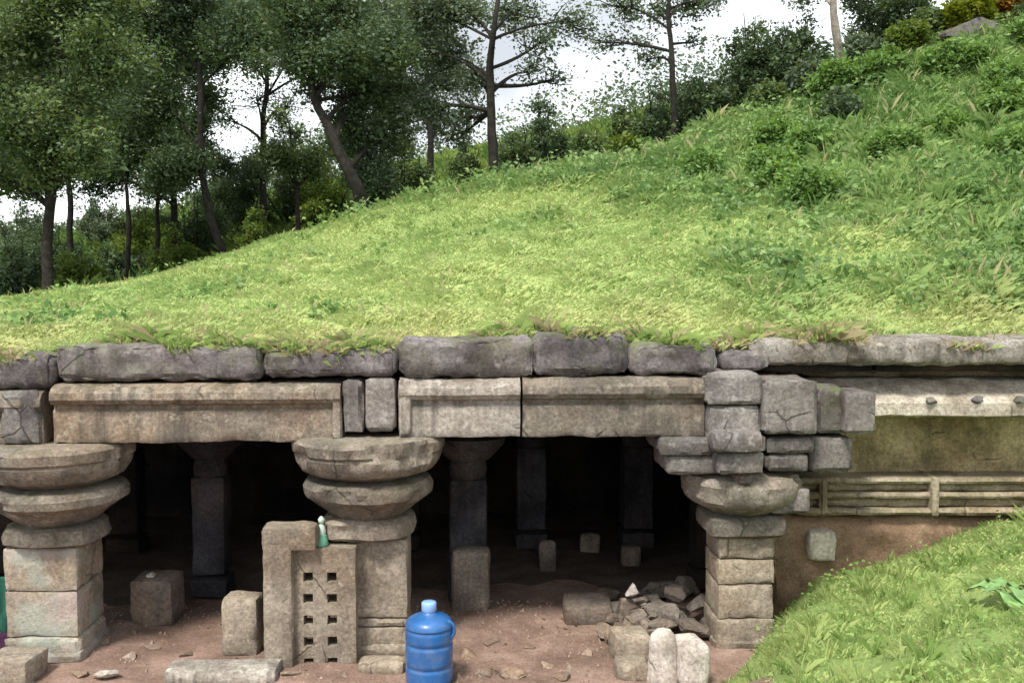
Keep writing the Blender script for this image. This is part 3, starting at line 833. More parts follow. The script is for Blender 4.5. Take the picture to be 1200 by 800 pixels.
def round_post():
    a = W(781, 744, 7.6); g0 = float(gnd_z(a[0], 7.6)); m = MB()
    h = a[2] - g0
    lathe(m, (a[0], 7.75, g0 - .03), [(.02, 0), (.125, 0), (.13, .03), (.122, h * .5), (.115, h * .82), (.10, h * .95), (.06, h + .02), (.01, h + .03)], n=26, amp=.008)
    tag(m.build('stone_post', M['white'], loc=(a[0], 7.75, g0)), 'stubby whitish round-topped stone post beside the grass bank', 'stone post')
round_post()
c = W(125, 787, 7.75); c[2] = float(gnd_z(c[0], c[1])) + .04; m = MB(); rock(m, c, (.10, .06, .045), rot=.3); tag(m.build('white_stone', M['white'], loc=c), 'flat white stone lying on the earth before the first opening', 'stone')
# rubble heap beside the right pillar
rg = np.random.default_rng(3)
for k in range(44):
    px = rg.uniform(702, 834); d = rg.uniform(8.3, 9.9)
    base = .26 * math.exp(-((px - 785) / 55) ** 2) * (1 - abs(d - 9.1) / 1.2)
    x = W(px, 720, d)[0]; s = rg.uniform(.05, .15)
    m = MB(); rock(m, (x, d, max(0, base) * rg.uniform(.2, 1) + s * .22), (s * rg.uniform(.9, 1.5), s, s * rg.uniform(.5, .8)), n=10, rot=rg.uniform(0, 3))
    tag(m.build('rubble_stone', M['rubble'], loc=(x, d, 0)), 'broken grey rubble stone in the heap beside the right pillar', 'stone', 'rubble stones heaped beside the right pillar')
c = W(740, 693, 9.0); m = MB(); rock(m, c, (.075, .06, .085)); o = tag(m.build('white_stone', M['white'], loc=c), 'small bright white stone propped on the rubble heap', 'stone')
m = MB(); rock(m, c - np.array([0, -.05, .24]), (.16, .15, .18)); tag(m.build('rubble_stone', M['rubble'], loc=c - np.array([0, -.05, .4])), 'grey boulder under the bright white stone', 'stone')
# stones and debris on the trodden earth
for k, (px, row, s) in enumerate([(548, 765, .09), (575, 752, .07), (600, 790, .10), (640, 778, .06), (566, 790, .08), (690, 765, .06), (620, 756, .05), (220, 765, .06), (150, 770, .07), (95, 790, .08), (340, 792, .07), (660, 795, .07), (120, 755, .08), (178, 757, .06)]):
    d = 3.2 / math.tan(PITCH + math.atan((row - 400) / FPX)); p = W(px, row, d)
    m = MB(); rock(m, (p[0], d, float(gnd_z(p[0], d)) + s * .08), (s * 1.3, s, s * .55), n=9, rot=k)
    tag(m.build('floor_stone', M['dusty'], loc=(p[0], d, 0)), 'small loose stone lying on the reddish earth floor', 'stone', 'loose stones on the earth floor')
c = W(963, 640, 8.98); m = MB(); stone(m, c + np.array([0, .1, 0]), (.27, .25, .30), res=.03, r=.03, amp=.012); tag(m.build('stone_block', M['pale'], loc=c), 'pale stone block stuck in the brown earth under the frieze', 'stone block')

# cloth, bundle, grey bag by the left pillar and behind the middle pillar
def cloth_sheet(name, px0, px1, r0, r1, Y, mat, label, cat):
    a = W(px0, r0, Y); b = W(px1, r1, Y); nu, nz = 26, 22
    V = []
    for side in (0, .012):
        for i in range(nu):
            for j in range(nz):
                s, t = i / (nu - 1), j / (nz - 1)
                V.append((a[0] + (b[0] - a[0]) * s + .02 * math.sin(t * 5), Y + side + .04 * math.sin(s * 17 + t * 1.5) * (.3 + t), a[2] + (b[2] - a[2]) * t + .015 * math.sin(s * 9)))
    F = []
    n = nu * nz
    for i in range(nu - 1):
        for j in range(nz - 1):
            q = (i * nz + j, (i + 1) * nz + j, (i + 1) * nz + j + 1, i * nz + j + 1); F.append(q); F.append(tuple(x + n for x in q[::-1]))
    rim = [i * nz for i in range(nu)] + [(nu - 1) * nz + j for j in range(1, nz)] + [i * nz + nz - 1 for i in range(nu - 2, -1, -1)] + [j for j in range(nz - 2, 0, -1)]
    for x, y in zip(rim, rim[1:] + rim[:1]): F.append((y, x, x + n, y + n))
    m = MB(); m.add(np.array(V), F); return tag(m.build(name, mat, loc=((a[0] + b[0]) / 2, Y, b[2]), smooth=180), label, cat)
cloth_sheet('green_cloth', -70, 17, 678, 742, 8.3, M['green'], 'dark green cloth hanging beside the paint-stained pillar', 'cloth')
c = W(2, 752, 8.05); m = MB(); rock(m, (c[0], 8.15, .12), (.28, .2, .13), n=16, amp=.35); tag(m.build('cloth_bundle', M['maroon'], loc=(c[0], 8.15, 0), smooth=180), 'dark purple cloth bundle on the ground under the green cloth', 'bundle')

# broad-leaved plant on the grass bank
def leafy_plant():
    a = W(1188, 722, 6.0); g0 = float(gnd_z(a[0], 6.0)); base = np.array([a[0], 6.0, g0 - .01]); g_ = np.random.default_rng(6)
    root = thing('leafy_plant', base, 'plant with broad arching green leaves growing from the grass bank', 'plant')
    for k in range(11):
        az = k * 2.4 + g_.uniform(-.3, .3); ln = g_.uniform(.12, .23); el = g_.uniform(.45, 1.0); wd_ = ln * g_.uniform(.30, .40)
        d = np.array([math.cos(az), math.sin(az), 0]); sd = np.array([-d[1], d[0], 0])
        stem_h = g_.uniform(.06, .15)
        s0 = base + d * .02; s1 = base + d * (.05 + ln * .2) + np.array([0, 0, stem_h])
        m = MB(); tube(m, bez(s0, (s0 + s1) / 2 + np.array([0, 0, .03]), s1, 5), [.006, .005, .005, .004, .004], 6, rough=0); st = m.build('stem', M['leafblade'], root, smooth=60)
        nu, nv = 11, 7; V = []
        for lay in (0, -.002):
            for i in range(nu):
                t = i / (nu - 1); w_ = wd_ * (math.sin(math.pi * t ** .75) ** .8 if 0 < t < 1 else 0) + .001
                for j in range(nv):
                    q = (j / (nv - 1) - .5) * 2
                    V.append(s1 + d * ln * t + sd * w_ * q + np.array([0, 0, ln * (math.sin(el) * t - .75 * t * t) + abs(q) * w_ * .28 + .006 * math.sin(t * 16) * abs(q) + lay]))
        n = nu * nv; F = []
        for i in range(nu - 1):
            for j in range(nv - 1):
                q = (i * nv + j, (i + 1) * nv + j, (i + 1) * nv + j + 1, i * nv + j + 1); F.append(q); F.append(tuple(x + n for x in q[::-1]))
        m = MB(); m.add(np.array(V), F); m.build('leaf', M['leafblade'], st, smooth=180)
leafy_plant()
# grit and crumbs lying on the trodden earth
g_ = np.random.default_rng(31); n = 5200
X = g_.uniform(-5.2, 2.4, n); Y = g_.uniform(7.4, 9.7, n); k = fbm(np.stack([X / .7, Y / .7, X * 0], 1), 29) + g_.normal(0, .25, n) > .02; X, Y = X[k], Y[k]; n = len(X)
sz = np.exp(g_.normal(-4.55, .5, n)); tet = np.array([[1, 0, -.5], [-.5, .87, -.5], [-.5, -.87, -.5], [0.1, 0, .8]])
rt = g_.uniform(0, 6.28, n); cr_, sr_ = np.cos(rt), np.sin(rt)
V = tet[None] * sz[:, None, None] * g_.uniform(.6, 1.4, (n, 4, 3)); V = np.stack([V[..., 0] * cr_[:, None] - V[..., 1] * sr_[:, None], V[..., 0] * sr_[:, None] + V[..., 1] * cr_[:, None], V[..., 2]], -1)
V = V + np.stack([X, Y, gnd_z(X, Y) + .004], 1)[:, None, :]
tri = V[:, [0, 1, 3, 1, 2, 3, 2, 0, 3]].reshape(-1, 3)
o = fast_mesh('grit', tri, 3, M['dusty']); tag(o, 'fine grit and crumbs of stone scattered over the trodden earth', 'gravel', kind='stuff')

# ------------------------------------------------------------------ grass
def blades(P, h, wd, lean, col, seed):
    """One bent blade (two triangles as a quad folded at mid height) per point."""
    n = len(P); g_ = np.random.default_rng(seed)
    ph = g_.uniform(0, 2 * math.pi, n); th = ph + math.pi / 2 + g_.normal(0, .45, n)
    side = np.stack([np.cos(th), np.sin(th), np.zeros(n)], 1) * (wd / 2)[:, None]
    ln = np.stack([np.cos(ph), np.sin(ph), np.zeros(n)], 1) * (h * lean)[:, None]
    up = np.array([0, 0, 1.]) * h[:, None]
    b0 = P - side; b1 = P + side
    mid = P + up * .55 + ln * .28
    m1 = mid + side * .8
    tip = P + up * (1 - .25 * lean[:, None]) + ln
    v = np.stack([b0, b1, m1, tip], 1)
    v = np.stack([P - side, P + side, tip * .35 + mid * .65 + side * .55, tip], 1)
    c = np.repeat(col[:, None, :], 4, 1)
    return v, c

def mixc(a, b, t): return np.asarray(a) * (1 - t[:, None]) + np.asarray(b) * t[:, None]

def scatter_hill(n, seed):
    g_ = np.random.default_rng(seed); out = []; tot = 0
    while tot < n:
        Y = 8.4 + (25 - 8.4) * g_.uniform(0, 1, n) ** 1.3
        X = (g_.uniform(-900, 1000, n)) / FPX * (Y + 1.2)
        k = (Y > hill_front(X) - .05 - .22 * np.clip(vnoise(np.stack([X * 1.7, X * 0, X * 0], 1), 8) + .2, 0, 1)) & ((g_.uniform(0, 1, n)) < np.where(Y < 22, 1, .35))
        out.append(np.stack([X[k], Y[k]], 1)); tot += k.sum()
    p = np.concatenate(out)[:n]
    return np.column_stack([p, hill_z(p[:, 0], p[:, 1]) - .02])

def hill_zone(P):
    """wild = lush tall weeds up the slope to the right; dry = straw-coloured turf by the roof edge"""
    X, Y = P[:, 0], P[:, 1]
    q = P * [1, 1, 0]
    px = 600 + X / (Y + .8) * FPX
    wild = sstep(.42, .95, .9 * (Y - 9) / 12 + .0011 * (px - 650) + .45 * fbm(q / 1.5, 31))
    dry = sstep(2.3, .0, Y - hill_front(X)) * sstep(-.45, .35, fbm(q / .9, 33))
    return wild, dry

N = 500000
P = scatter_hill(N, 11)
wild, dry = hill_zone(P)
g_ = np.random.default_rng(12)
q = P * [1, 1, 0]
clump = fbm(q / .38, 35, 2); big = fbm(q / 1.5, 36, 3)
h = (.075 + .12 * wild + .07 * np.clip(clump, -.4, 1) * (1 + 1.2 * wild)) * g_.uniform(.6, 1.4, N)
h = np.clip(h, .03, .6)
wd = (.010 + .0010 * P[:, 1]) * g_.uniform(.7, 1.3, N)
lean = g_.uniform(.4, 1.5, N)
t = np.clip(.5 + .9 * big + .35 * g_.normal(size=N), 0, 1)
col = mixc((.29, .42, .135), (.52, .60, .24), t)
col = mixc(col, mixc((.055, .125, .035), (.120, .215, .066), np.clip(t + .15 * g_.normal(size=N), 0, 1)), wild * .9) if False else col * (1 - wild[:, None] * .85) + mixc((.13, .255, .07), (.33, .475, .155), np.clip(t + .15 * g_.normal(size=N), 0, 1)) * (wild[:, None] * .85)
yel = np.clip(dry * .75 + .18 * (g_.uniform(0, 1, N) < .12), 0, 1)
col = col * (1 - yel[:, None]) + mixc((.52, .54, .21), (.58, .53, .30), np.clip(g_.normal(.4, .35, N), 0, 1)) * yel[:, None]
ds = (g_.uniform(0, 1, N) < .014) ; col[ds] = (.46, .42, .22); h[ds] *= 1.7; wd[ds] *= .35; lean[ds] *= .4
fr = (P[:, 0] > 1.7) & (P[:, 1] < hill_front(P[:, 0]) + .30) & (g_.uniform(0, 1, N) < .6)
col[fr] = mixc((.26, .20, .12), (.42, .34, .22), g_.uniform(0, 1, fr.sum()))
v, c = blades(P, h, wd, lean, col, 13)
c4 = np.concatenate([c, np.ones((N, 4, 1))], -1).reshape(-1, 4)
o = fast_mesh('hill_grass', v, 4, M['blade'], {'Col': c4}); tag(o, 'bright green grass covering the hillside behind the temple roof', 'grass', kind='stuff')

n = 60000
Y = 22 + 26 * g_.uniform(0, 1, n) ** .9; X = g_.uniform(-800, 500, n) / FPX * (Y + 1)
P = np.stack([X, Y], 1); P = np.column_stack([P, hill_z(X, Y) - .03])
v, c = blades(P, g_.uniform(.25, .75, n) * (1 + .6 * fbm(P * [1, 1, 0] / 1.5, 37)), g_.uniform(.05, .10, n), g_.uniform(.2, 1, n), mixc((.09, .17, .04), (.26, .34, .08), np.clip(.45 + .9 * fbm(P * [1, 1, 0] / 2.5, 38) + .2 * g_.normal(size=n), 0, 1)), 14)
c4 = np.concatenate([c, np.ones((n, 4, 1))], -1).reshape(-1, 4)
o = fast_mesh('far_grass', v, 4, M['blade'], {'Col': c4}); tag(o, 'rough green grass on the farther rise seen under the trees', 'grass', kind='stuff')

def tall_tufts(nt_, per, seed):
    g_ = np.random.default_rng(seed)
    P = scatter_hill(nt_ * 3, seed); wild, dry = hill_zone(P)
    P = P[g_.uniform(0, 1, len(P)) < wild ** 4 * sstep(-.1, .4, fbm(P * [1, 1, 0] / 1.2, 66))][:nt_]
    k = np.repeat(np.arange(len(P)), per); m = len(k)
    H = g_.uniform(.18, .42, len(P))
    pos = P[k] + g_.normal(size=(m, 3)) * [.07, .07, 0]
    hue = np.clip(.5 + .5 * fbm(P * [1, 1, 0] / .8, 67) + .25 * g_.normal(size=len(P)), 0, 1)[k]
    v, c = blades(pos, H[k] * g_.uniform(.5, 1.2, m), .003 + .0006 * P[k][:, 1] + g_.uniform(0, .004, m), g_.uniform(.1, .75, m), mixc((.15, .27, .07), (.36, .48, .16), hue), seed + 1)
    c4 = np.concatenate([c, np.ones((m, 4, 1))], -1).reshape(-1, 4)
    o = fast_mesh('tall_grass', v, 4, M['blade'], {'Col': c4}); tag(o, 'taller arching grass tufts scattered over the upper slope', 'grass', kind='stuff')
tall_tufts(3400, 34, 81)

from mathutils.bvhtree import BVHTree
bv = []; bf = []
for ob in bpy.data.objects:
    if ob.type == 'MESH' and (ob.name.startswith('coping_stone') or ob.name.startswith('eave')):
        off = parent_loc(ob); n0 = len(bv)
        bv += [tuple(v_.co + off) for v_ in ob.data.vertices]; bf += [tuple(i_ + n0 for i_ in p_.vertices) for p_ in ob.data.polygons]
bvh = BVHTree.FromPolygons(bv, bf)
pts = []
for _ in range(26000):
    x_ = random.uniform(-5.2, 5.4); y_ = FY + x_ * FA + random.uniform(-.02, .60)
    if float(vnoise(np.array([x_ * 1.5, y_ * 3, 2.]), 55)) + .5 * float(vnoise(np.array([x_ * 5, y_ * 6, 2.]), 56)) < .42 - .9 * (y_ - FY - x_ * FA): continue
    hit = bvh.ray_cast(Vector((x_, y_, 4)), Vector((0, 0, -1)))
    if hit[0] is not None and hit[1].z > .3: pts.append(tuple(hit[0]))
P = np.array(pts); n = len(P); P[:, 2] -= .01
dryp = np.clip(.35 + .9 * fbm(P / .6, 57) + .25 * (P[:, 0] > 1.8), 0, 1); dr = g_.uniform(0, 1, n) < dryp
col = np.where(dr[:, None], mixc((.30, .25, .13), (.50, .44, .26), g_.uniform(0, 1, n)), mixc((.17, .27, .07), (.40, .50, .16), g_.uniform(0, 1, n)))
lng = fbm(P / .35, 58) > .18
v, c = blades(P, g_.uniform(.03, .12, n) + np.where(lng, g_.uniform(0, .14, n), 0), np.full(n, .008), g_.uniform(.3, 1.6, n), col, 19)
v[:, 3, 2] -= .04 * g_.uniform(0, 1, n)
c4 = np.concatenate([c, np.ones((n, 4, 1))], -1).reshape(-1, 4)
o = fast_mesh('roof_edge_grass', v, 4, M['blade'], {'Col': c4}); tag(o, 'dry and green grass creeping over the roof edge stones', 'grass', kind='stuff')

# leafy weeds: small diamond leaves on stems, thick on the upper slope
def leaf_cards(P, L, wid, seed, up=.4):
    n = len(P); g_ = np.random.default_rng(seed)
    a = g_.normal(size=(n, 3)); a[:, 2] = a[:, 2] * .6 + .1; a /= np.linalg.norm(a, axis=1, keepdims=True)
    nn = g_.normal(size=(n, 3)) + np.array([0, 0, up * 2]); s = np.cross(a, nn); s /= np.maximum(np.linalg.norm(s, axis=1, keepdims=True), 1e-6)
    nn = np.cross(s, a)
    L = L[:, None]
    p0 = P; p1 = P + a * L * .5 + s * L * wid + nn * L * .08; p2 = P + a * L; p3 = P + a * L * .5 - s * L * wid + nn * L * .08
    return np.stack([p0, p1, p2, p3], 1)

def weed_mass(n_pl, per, seed, name, label, low=False):
    g_ = np.random.default_rng(seed)
    P = scatter_hill(n_pl * 3, seed); wild, dry = hill_zone(P)
    if low: wild = .55 * sstep(.10, .45, fbm(P * [1, 1, 0] / 1.3, 64)) * (1 - wild)
    keep = g_.uniform(0, 1, len(P)) < wild * (.35 + .65 * sstep(-.15, .35, fbm(P * [1, 1, 0] / .9, 61))); P = P[keep][:n_pl]; n = len(P)
    H = g_.uniform(.08, .22, n) if low else g_.uniform(.12, .50, n) * (.75 + .7 * np.clip(fbm(P * [1, 1, 0] / 1.4, 62), -.4, 1))
    k = np.repeat(np.arange(n), per); m = len(k)
    tt = g_.uniform(.15, 1, m)
    off = g_.normal(size=(m, 3)) * np.stack([H[k] * .45] * 2 + [H[k] * .08], 1) * (.4 + .8 * tt)[:, None]
    pos = P[k] + off; pos[:, 2] = P[k][:, 2] + np.clip(H[k] * tt * 1.0 + off[:, 2], .01, None)
    L = g_.uniform(.05, .12, m) * (.8 + .02 * P[k][:, 1])
    v = leaf_cards(pos, L, .28, seed + 1)
    hue = np.clip(.5 + .8 * fbm(P * [1, 1, 0] / 1.1, 63) + .25 * g_.normal(size=n), 0, 1)[k]
    col = mixc((.095, .19, .052), (.28, .41, .13), np.clip(hue + .2 * g_.normal(size=m), 0, 1))
    gr = (g_.uniform(0, 1, n) < .22)[k]
    col = np.where(gr[:, None], mixc((.18, .29, .12), (.32, .43, .19), hue), col)
    c4 = np.concatenate([np.repeat(col[:, None, :], 4, 1), np.ones((m, 4, 1))], -1).reshape(-1, 4)
    o = fast_mesh(name, v, 4, M['blade'], {'Col': c4}); tag(o, label, 'weeds', kind='stuff')
weed_mass(8500, 15, 71, 'hill_weeds', 'dense leafy weeds growing on the upper slope of the hill')
weed_mass(2600, 9, 74, 'low_weeds', 'low patches of darker weeds in the short grass of the lower slope', low=True)

# the grass bank in front
g_ = np.random.default_rng(21)
n = 95000
X = g_.uniform(1.2, 6.0, n); Y = g_.uniform(4.3, 9.05, n)
xe = 1.52 + .75 * sstep(7.35, 8.2, Y) + .10 * vnoise(np.stack([Y * 3, X * 0, X * 0], 1), 4)
k = (X > xe + .05 * g_.normal(size=n)) & (np.abs(X / (Y + 1)) < .60)
P = np.stack([X[k], Y[k]], 1); P = np.column_stack([P, gnd_z(P[:, 0], P[:, 1]) - .015]); n = len(P)
q = P * [1, 1, 0]; cl = fbm(q / .22, 45, 2); bg = fbm(q / .7, 46)
h = np.clip((.042 + .05 * np.clip(cl, -.4, 1)) * g_.uniform(.5, 1.5, n), .02, .28)
t = np.clip(.5 + .8 * bg + .3 * g_.normal(size=n), 0, 1)
col = mixc((.32, .45, .15), (.56, .65, .26), t)
st = (g_.uniform(0, 1, n) < .10); col[st] = (.45, .44, .22)
v, c = blades(P, h, np.full(n, .010) * g_.uniform(.7, 1.4, n), g_.uniform(.4, 1.4, n), col, 22)
c4 = np.concatenate([c, np.ones((n, 4, 1))], -1).reshape(-1, 4)
o = fast_mesh('bank_grass', v, 4, M['blade'], {'Col': c4}); tag(o, 'short grass covering the bank in front of the temple', 'grass', kind='stuff')
n_t, per = 520, 16
X = g_.uniform(1.55, 5.2, n_t); Y = g_.uniform(4.8, 9.0, n_t); k = (X > 1.6 + .75 * sstep(7.35, 8.2, Y)) & (fbm(np.stack([X / .5, Y / .5, X * 0], 1), 47) > -.05); X, Y = X[k], Y[k]
B = np.column_stack([X, Y, gnd_z(X, Y) - .01]); k = np.repeat(np.arange(len(B)), per); m_ = len(k)
v, c = blades(B[k] + g_.normal(size=(m_, 3)) * [.025, .025, 0], g_.uniform(.06, .19, len(B))[k] * g_.uniform(.5, 1.2, m_), g_.uniform(.006, .010, m_), g_.uniform(.1, 1., m_), mixc((.22, .34, .09), (.52, .60, .24), np.clip(g_.uniform(0, 1, len(B))[k] + g_.normal(0, .15, m_), 0, 1)), 23)
c4 = np.concatenate([c, np.ones((m_, 4, 1))], -1).reshape(-1, 4)
o = fast_mesh('bank_tufts', v, 4, M['blade'], {'Col': c4}); tag(o, 'longer tufts standing out of the short grass of the bank', 'grass', kind='stuff')
# dry leaves blown over the floor
n = 420; X = g_.uniform(-4.8, 2.2, n); Y = g_.uniform(7.5, 9.9, n); k = fbm(np.stack([X / .6, Y / .6, X * 0], 1), 48) + g_.normal(0, .2, n) > .1; X, Y = X[k], Y[k]; n = len(X)
v = leaf_cards(np.column_stack([X, Y, gnd_z(X, Y) + .012]), g_.uniform(.025, .065, n), .3, 49, up=3.)
v[..., 2] = np.repeat((gnd_z(X, Y) + .012)[:, None], 4, 1) + (v[..., 2] - v[:, :1, 2]) * .25
c4 = np.concatenate([np.repeat(mixc((.10, .07, .04), (.34, .25, .14), g_.uniform(0, 1, n))[:, None, :], 4, 1), np.ones((n, 4, 1))], -1).reshape(-1, 4)
o = fast_mesh('fallen_leaves', v, 4, M['blade'], {'Col': c4}); tag(o, 'dry brown leaves scattered on the trodden earth', 'leaves', kind='stuff')
# green turf under it
gx = np.arange(1.2, 9.0, .07); gy = np.arange(2.0, 9.05, .07)
ax_, ay_ = np.meshgrid(gx, gy, indexing='ij'); xe = 1.55 + .75 * sstep(7.35, 8.2, ay_) + .10 * vnoise(np.stack([ay_ * 3, ay_ * 0, ay_ * 0], -1), 4)
ax2 = np.maximum(ax_, xe)
zz = gnd_z(ax2, ay_) + .006
idx = np.arange(ax_.size).reshape(ax_.shape)
F = [(int(idx[i, j]), int(idx[i + 1, j]), int(idx[i + 1, j + 1]), int(idx[i, j + 1])) for i in range(len(gx) - 1) for j in range(len(gy) - 1) if ax2[i + 1, j] > ax2[i, j] + 1e-5 and ax2[i + 1, j + 1] > ax2[i, j + 1] + 1e-5]
m = MB(); m.add(np.stack([ax2, ay_, zz], -1).reshape(-1, 3), F); tag(m.build('grass_bank', M['soil'], smooth=180), 'green turf bank rising in front of the right side of the temple', kind='structure')
# broad-leaved weeds on the bank
n_pl, per = 260, 7
X = g_.uniform(1.6, 5.2, n_pl); Y = g_.uniform(4.6, 8.9, n_pl); k = X > 1.75 + .75 * sstep(7.35, 8.2, Y); X, Y = X[k], Y[k]
B = np.column_stack([X, Y, gnd_z(X, Y)]); k = np.repeat(np.arange(len(B)), per); m_ = len(k)
pos = B[k] + g_.normal(size=(m_, 3)) * [.04, .04, 0] + np.stack([np.zeros(m_), np.zeros(m_), g_.uniform(.02, .12, m_)], 1)
v = leaf_cards(pos, g_.uniform(.02, .05, m_), .32, 91, up=1.)
col = mixc((.17, .29, .075), (.34, .47, .16), g_.uniform(0, 1, len(B))[k])
c4 = np.concatenate([np.repeat(col[:, None, :], 4, 1), np.ones((m_, 4, 1))], -1).reshape(-1, 4)
o = fast_mesh('bank_weeds', v, 4, M['blade'], {'Col': c4}); tag(o, 'small broad-leaved weeds among the grass of the bank', 'weeds', kind='stuff')

# ------------------------------------------------------------------ trees and bushes
def tree(base_px, base_row, D, trunk, clumps, rad, leaf, label, cat='tree', name='tree', dens=1., leafL=.088, group='trees on the hill', bark='bark', seed=0):
    """trunk: pixels of its upper way points; clumps: (px, row, radius px, relative density, depth offset)"""
    g_ = np.random.default_rng(500 + seed)
    b = W(base_px, base_row, D); b[2] = float(hill_z(b[0], D)) - .1
    root = thing(name, b, label, cat, group)
    way = [b] + [W(p, r, D + g_.uniform(-.3, .3)) for p, r in trunk]
    pts = []
    for i in range(len(way) - 1):
        for s in np.linspace(0, 1, 6, endpoint=False): pts.append(way[i] * (1 - s) + way[i + 1] * s)
    pts.append(way[-1]); pts = np.array(pts)
    sm = pts.copy()
    for _ in range(3): sm[1:-1] = (sm[:-2] + 2 * sm[1:-1] + sm[2:]) / 4
    pts = sm + fbm(sm / 1.1, seed)[:, None] * np.array([.08, .08, 0])
    rr = .84 * np.linspace(rad, rad * .35, len(pts)) * (1 + .10 * fbm(pts / .5, seed + 3)); rr[0] *= 1.5; rr[1] *= 1.15
    mb = MB(); tube(mb, pts, rr, 9)
    tips = []
    LP = []; LT = []
    for ci, cl in enumerate(clumps):
        px, row, rp, de, dz = (list(cl) + [1., 0.])[:5] if len(cl) < 5 else cl
        dd = D + dz + g_.uniform(-.4, .4); ctr = W(px, row, dd); Rm = rp / FPX * dd
        j = int(np.clip(np.argmin(np.abs(pts[:, 2] - (ctr[2] - Rm * 1.1))), len(pts) * .3, len(pts) - 1))
        s = pts[j]; midp = (s + ctr) / 2 + np.array([0, 0, .12 * np.linalg.norm(ctr - s)]) + g_.normal(size=3) * .15
        bp = bez(s, midp, ctr, 9); r0 = min(rr[j] * .6, .09); tube(mb, bp, np.linspace(r0, .018, 9), 6)
        ntw = max(6, int(20 * Rm))
        for _ in range(ntw):
            d = g_.normal(size=3); d /= np.linalg.norm(d)
            e = ctr + d * Rm * g_.uniform(.45, 1.05) * np.array([1.1, 1.0, .8])
            st = bp[g_.integers(5, 9)]
            tw = bez(st, (st + e) / 2 + g_.normal(size=3) * .12 * Rm, e, 5)
            tube(mb, tw, np.linspace(.018, .006, 5), 4, rough=0)
            k = int(g_.poisson(265 * de * dens * max(.55, Rm)))
            tt = np.clip(g_.beta(2.2, 1.2, k), 0, 1)[:, None]
            p = st * (1 - tt) ** 2 + 2 * tw[2] * tt * (1 - tt) + e * tt ** 2
            p = p + g_.normal(size=(k, 3)) * .17 * (.55 + .45 * Rm)
            LP.append(p); LT.append(np.clip(g_.normal(.45, .22) + g_.normal(0, .16, k), 0, 1))
    mb.build('trunk', M[bark], root, smooth=60)
    if LP:
        LP = np.concatenate(LP); LT = np.concatenate(LT)
        L = leafL * np.exp(g_.normal(-.1, .32, len(LP)))
        v = leaf_cards(LP, L, .27, seed + 5, up=.5)
        fast_mesh('crown', v, 4, M[leaf], {'tint': np.repeat(LT, 4)}, parent=root)
    return root

def bush(px, row, rp, D, leaf, label, sq=1., dens=1., leafL=.085, seed=0, group='bushes on the hill', stretch=1.3, cat='bush', name='bush'):
    """(px, row) is the middle of the bush, rp its half height in photo pixels; it grows from the slope"""
    g_ = np.random.default_rng(900 + seed)
    ctr = W(px, row, D); Rm = rp / FPX * D
    gz = float(hill_z(ctr[0], D)); b = np.array([ctr[0], D, gz - .08])
    root = thing(name, b, label, cat, group)
    mb = MB(); LP = []; LT = []
    top = ctr[2] + Rm
    ns = 16
    for i in range(ns):
        a = g_.uniform(0, 2 * math.pi); rr = math.sqrt(g_.uniform(0, 1))
        hh = (top - gz) * (1 - .45 * rr ** 2) * g_.uniform(.75, 1.08)
        e = np.array([ctr[0] + math.cos(a) * rr * Rm * stretch, D + math.sin(a) * rr * Rm * stretch, gz + hh])
        s = b + np.array([math.cos(a), math.sin(a), 0]) * .12 * Rm
        bp = bez(s, s * .45 + e * .55 + np.array([0, 0, .2 * hh]), e, 6)
        tube(mb, bp, np.linspace(.03, .008, 6), 5, rough=0)
        for _ in range(7):
            t0 = g_.uniform(.35, 1); q_ = bp[min(5, int(t0 * 5))]
            d = g_.normal(size=3); d[2] = d[2] * .5; d /= np.linalg.norm(d)
            e2 = q_ + d * Rm * g_.uniform(.25, .55)
            k = int(g_.poisson(90 * dens * max(.5, Rm)))
            tt = g_.uniform(.1, 1, k)[:, None]
            p = q_ * (1 - tt) + e2 * tt + g_.normal(size=(k, 3)) * .12 * max(.6, Rm)
            p[:, 2] = np.maximum(p[:, 2], hill_z(p[:, 0], p[:, 1]) + .02)
            LP.append(p); LT.append(np.clip(g_.normal(.45, .22) + g_.normal(0, .15, k), 0, 1))
    mb.build('stem', M['bark'], root, smooth=60)
    LP = np.concatenate(LP); LT = np.concatenate(LT)
    v = leaf_cards(LP, leafL * np.exp(g_.normal(-.1, .35, len(LP))), .28, seed + 7, up=.6)
    fast_mesh('foliage', v, 4, M[leaf], {'tint': np.repeat(LT, 4)}, parent=root)
    return root

tree(55, 357, 20.6, [(57, 270), (62, 190), (66, 90), (70, 20)],
     [(20, 55, 62), (75, 120, 66), (135, 70, 60), (62, 190, 46), (112, 172, 46), (15, 150, 52), (-10, 205, 36, .8), (50, 10, 60), (120, 0, 60), (-40, 90, 60), (28, 222, 26, .6)],
     .15, 'leafmid', 'tree with a dark upright trunk and broad green crown nearest the temple end', seed=1)
tree(-75, 372, 22.5, [(-70, 250), (-60, 120), (-70, 40)], [(-60, 120, 70), (-100, 40, 70), (-20, 30, 60, 1), (-40, 190, 50)], .16, 'leafdark', 'dark tree mostly cut off by the edge of the photo', seed=2)
tree(272, 278, 24.5, [(238, 215), (232, 130), (236, 40), (240, -20)],
     [(225, 35, 66), (172, 120, 56), (205, 175, 42), (285, 40, 52), (178, 205, 34), (160, 20, 56), (240, 110, 34, .8), (150, 165, 40), (330, 20, 50), (215, -20, 60)],
     .13, 'leafdark', 'dark tree with a trunk leaning and bent near its foot behind the ridge', seed=3)
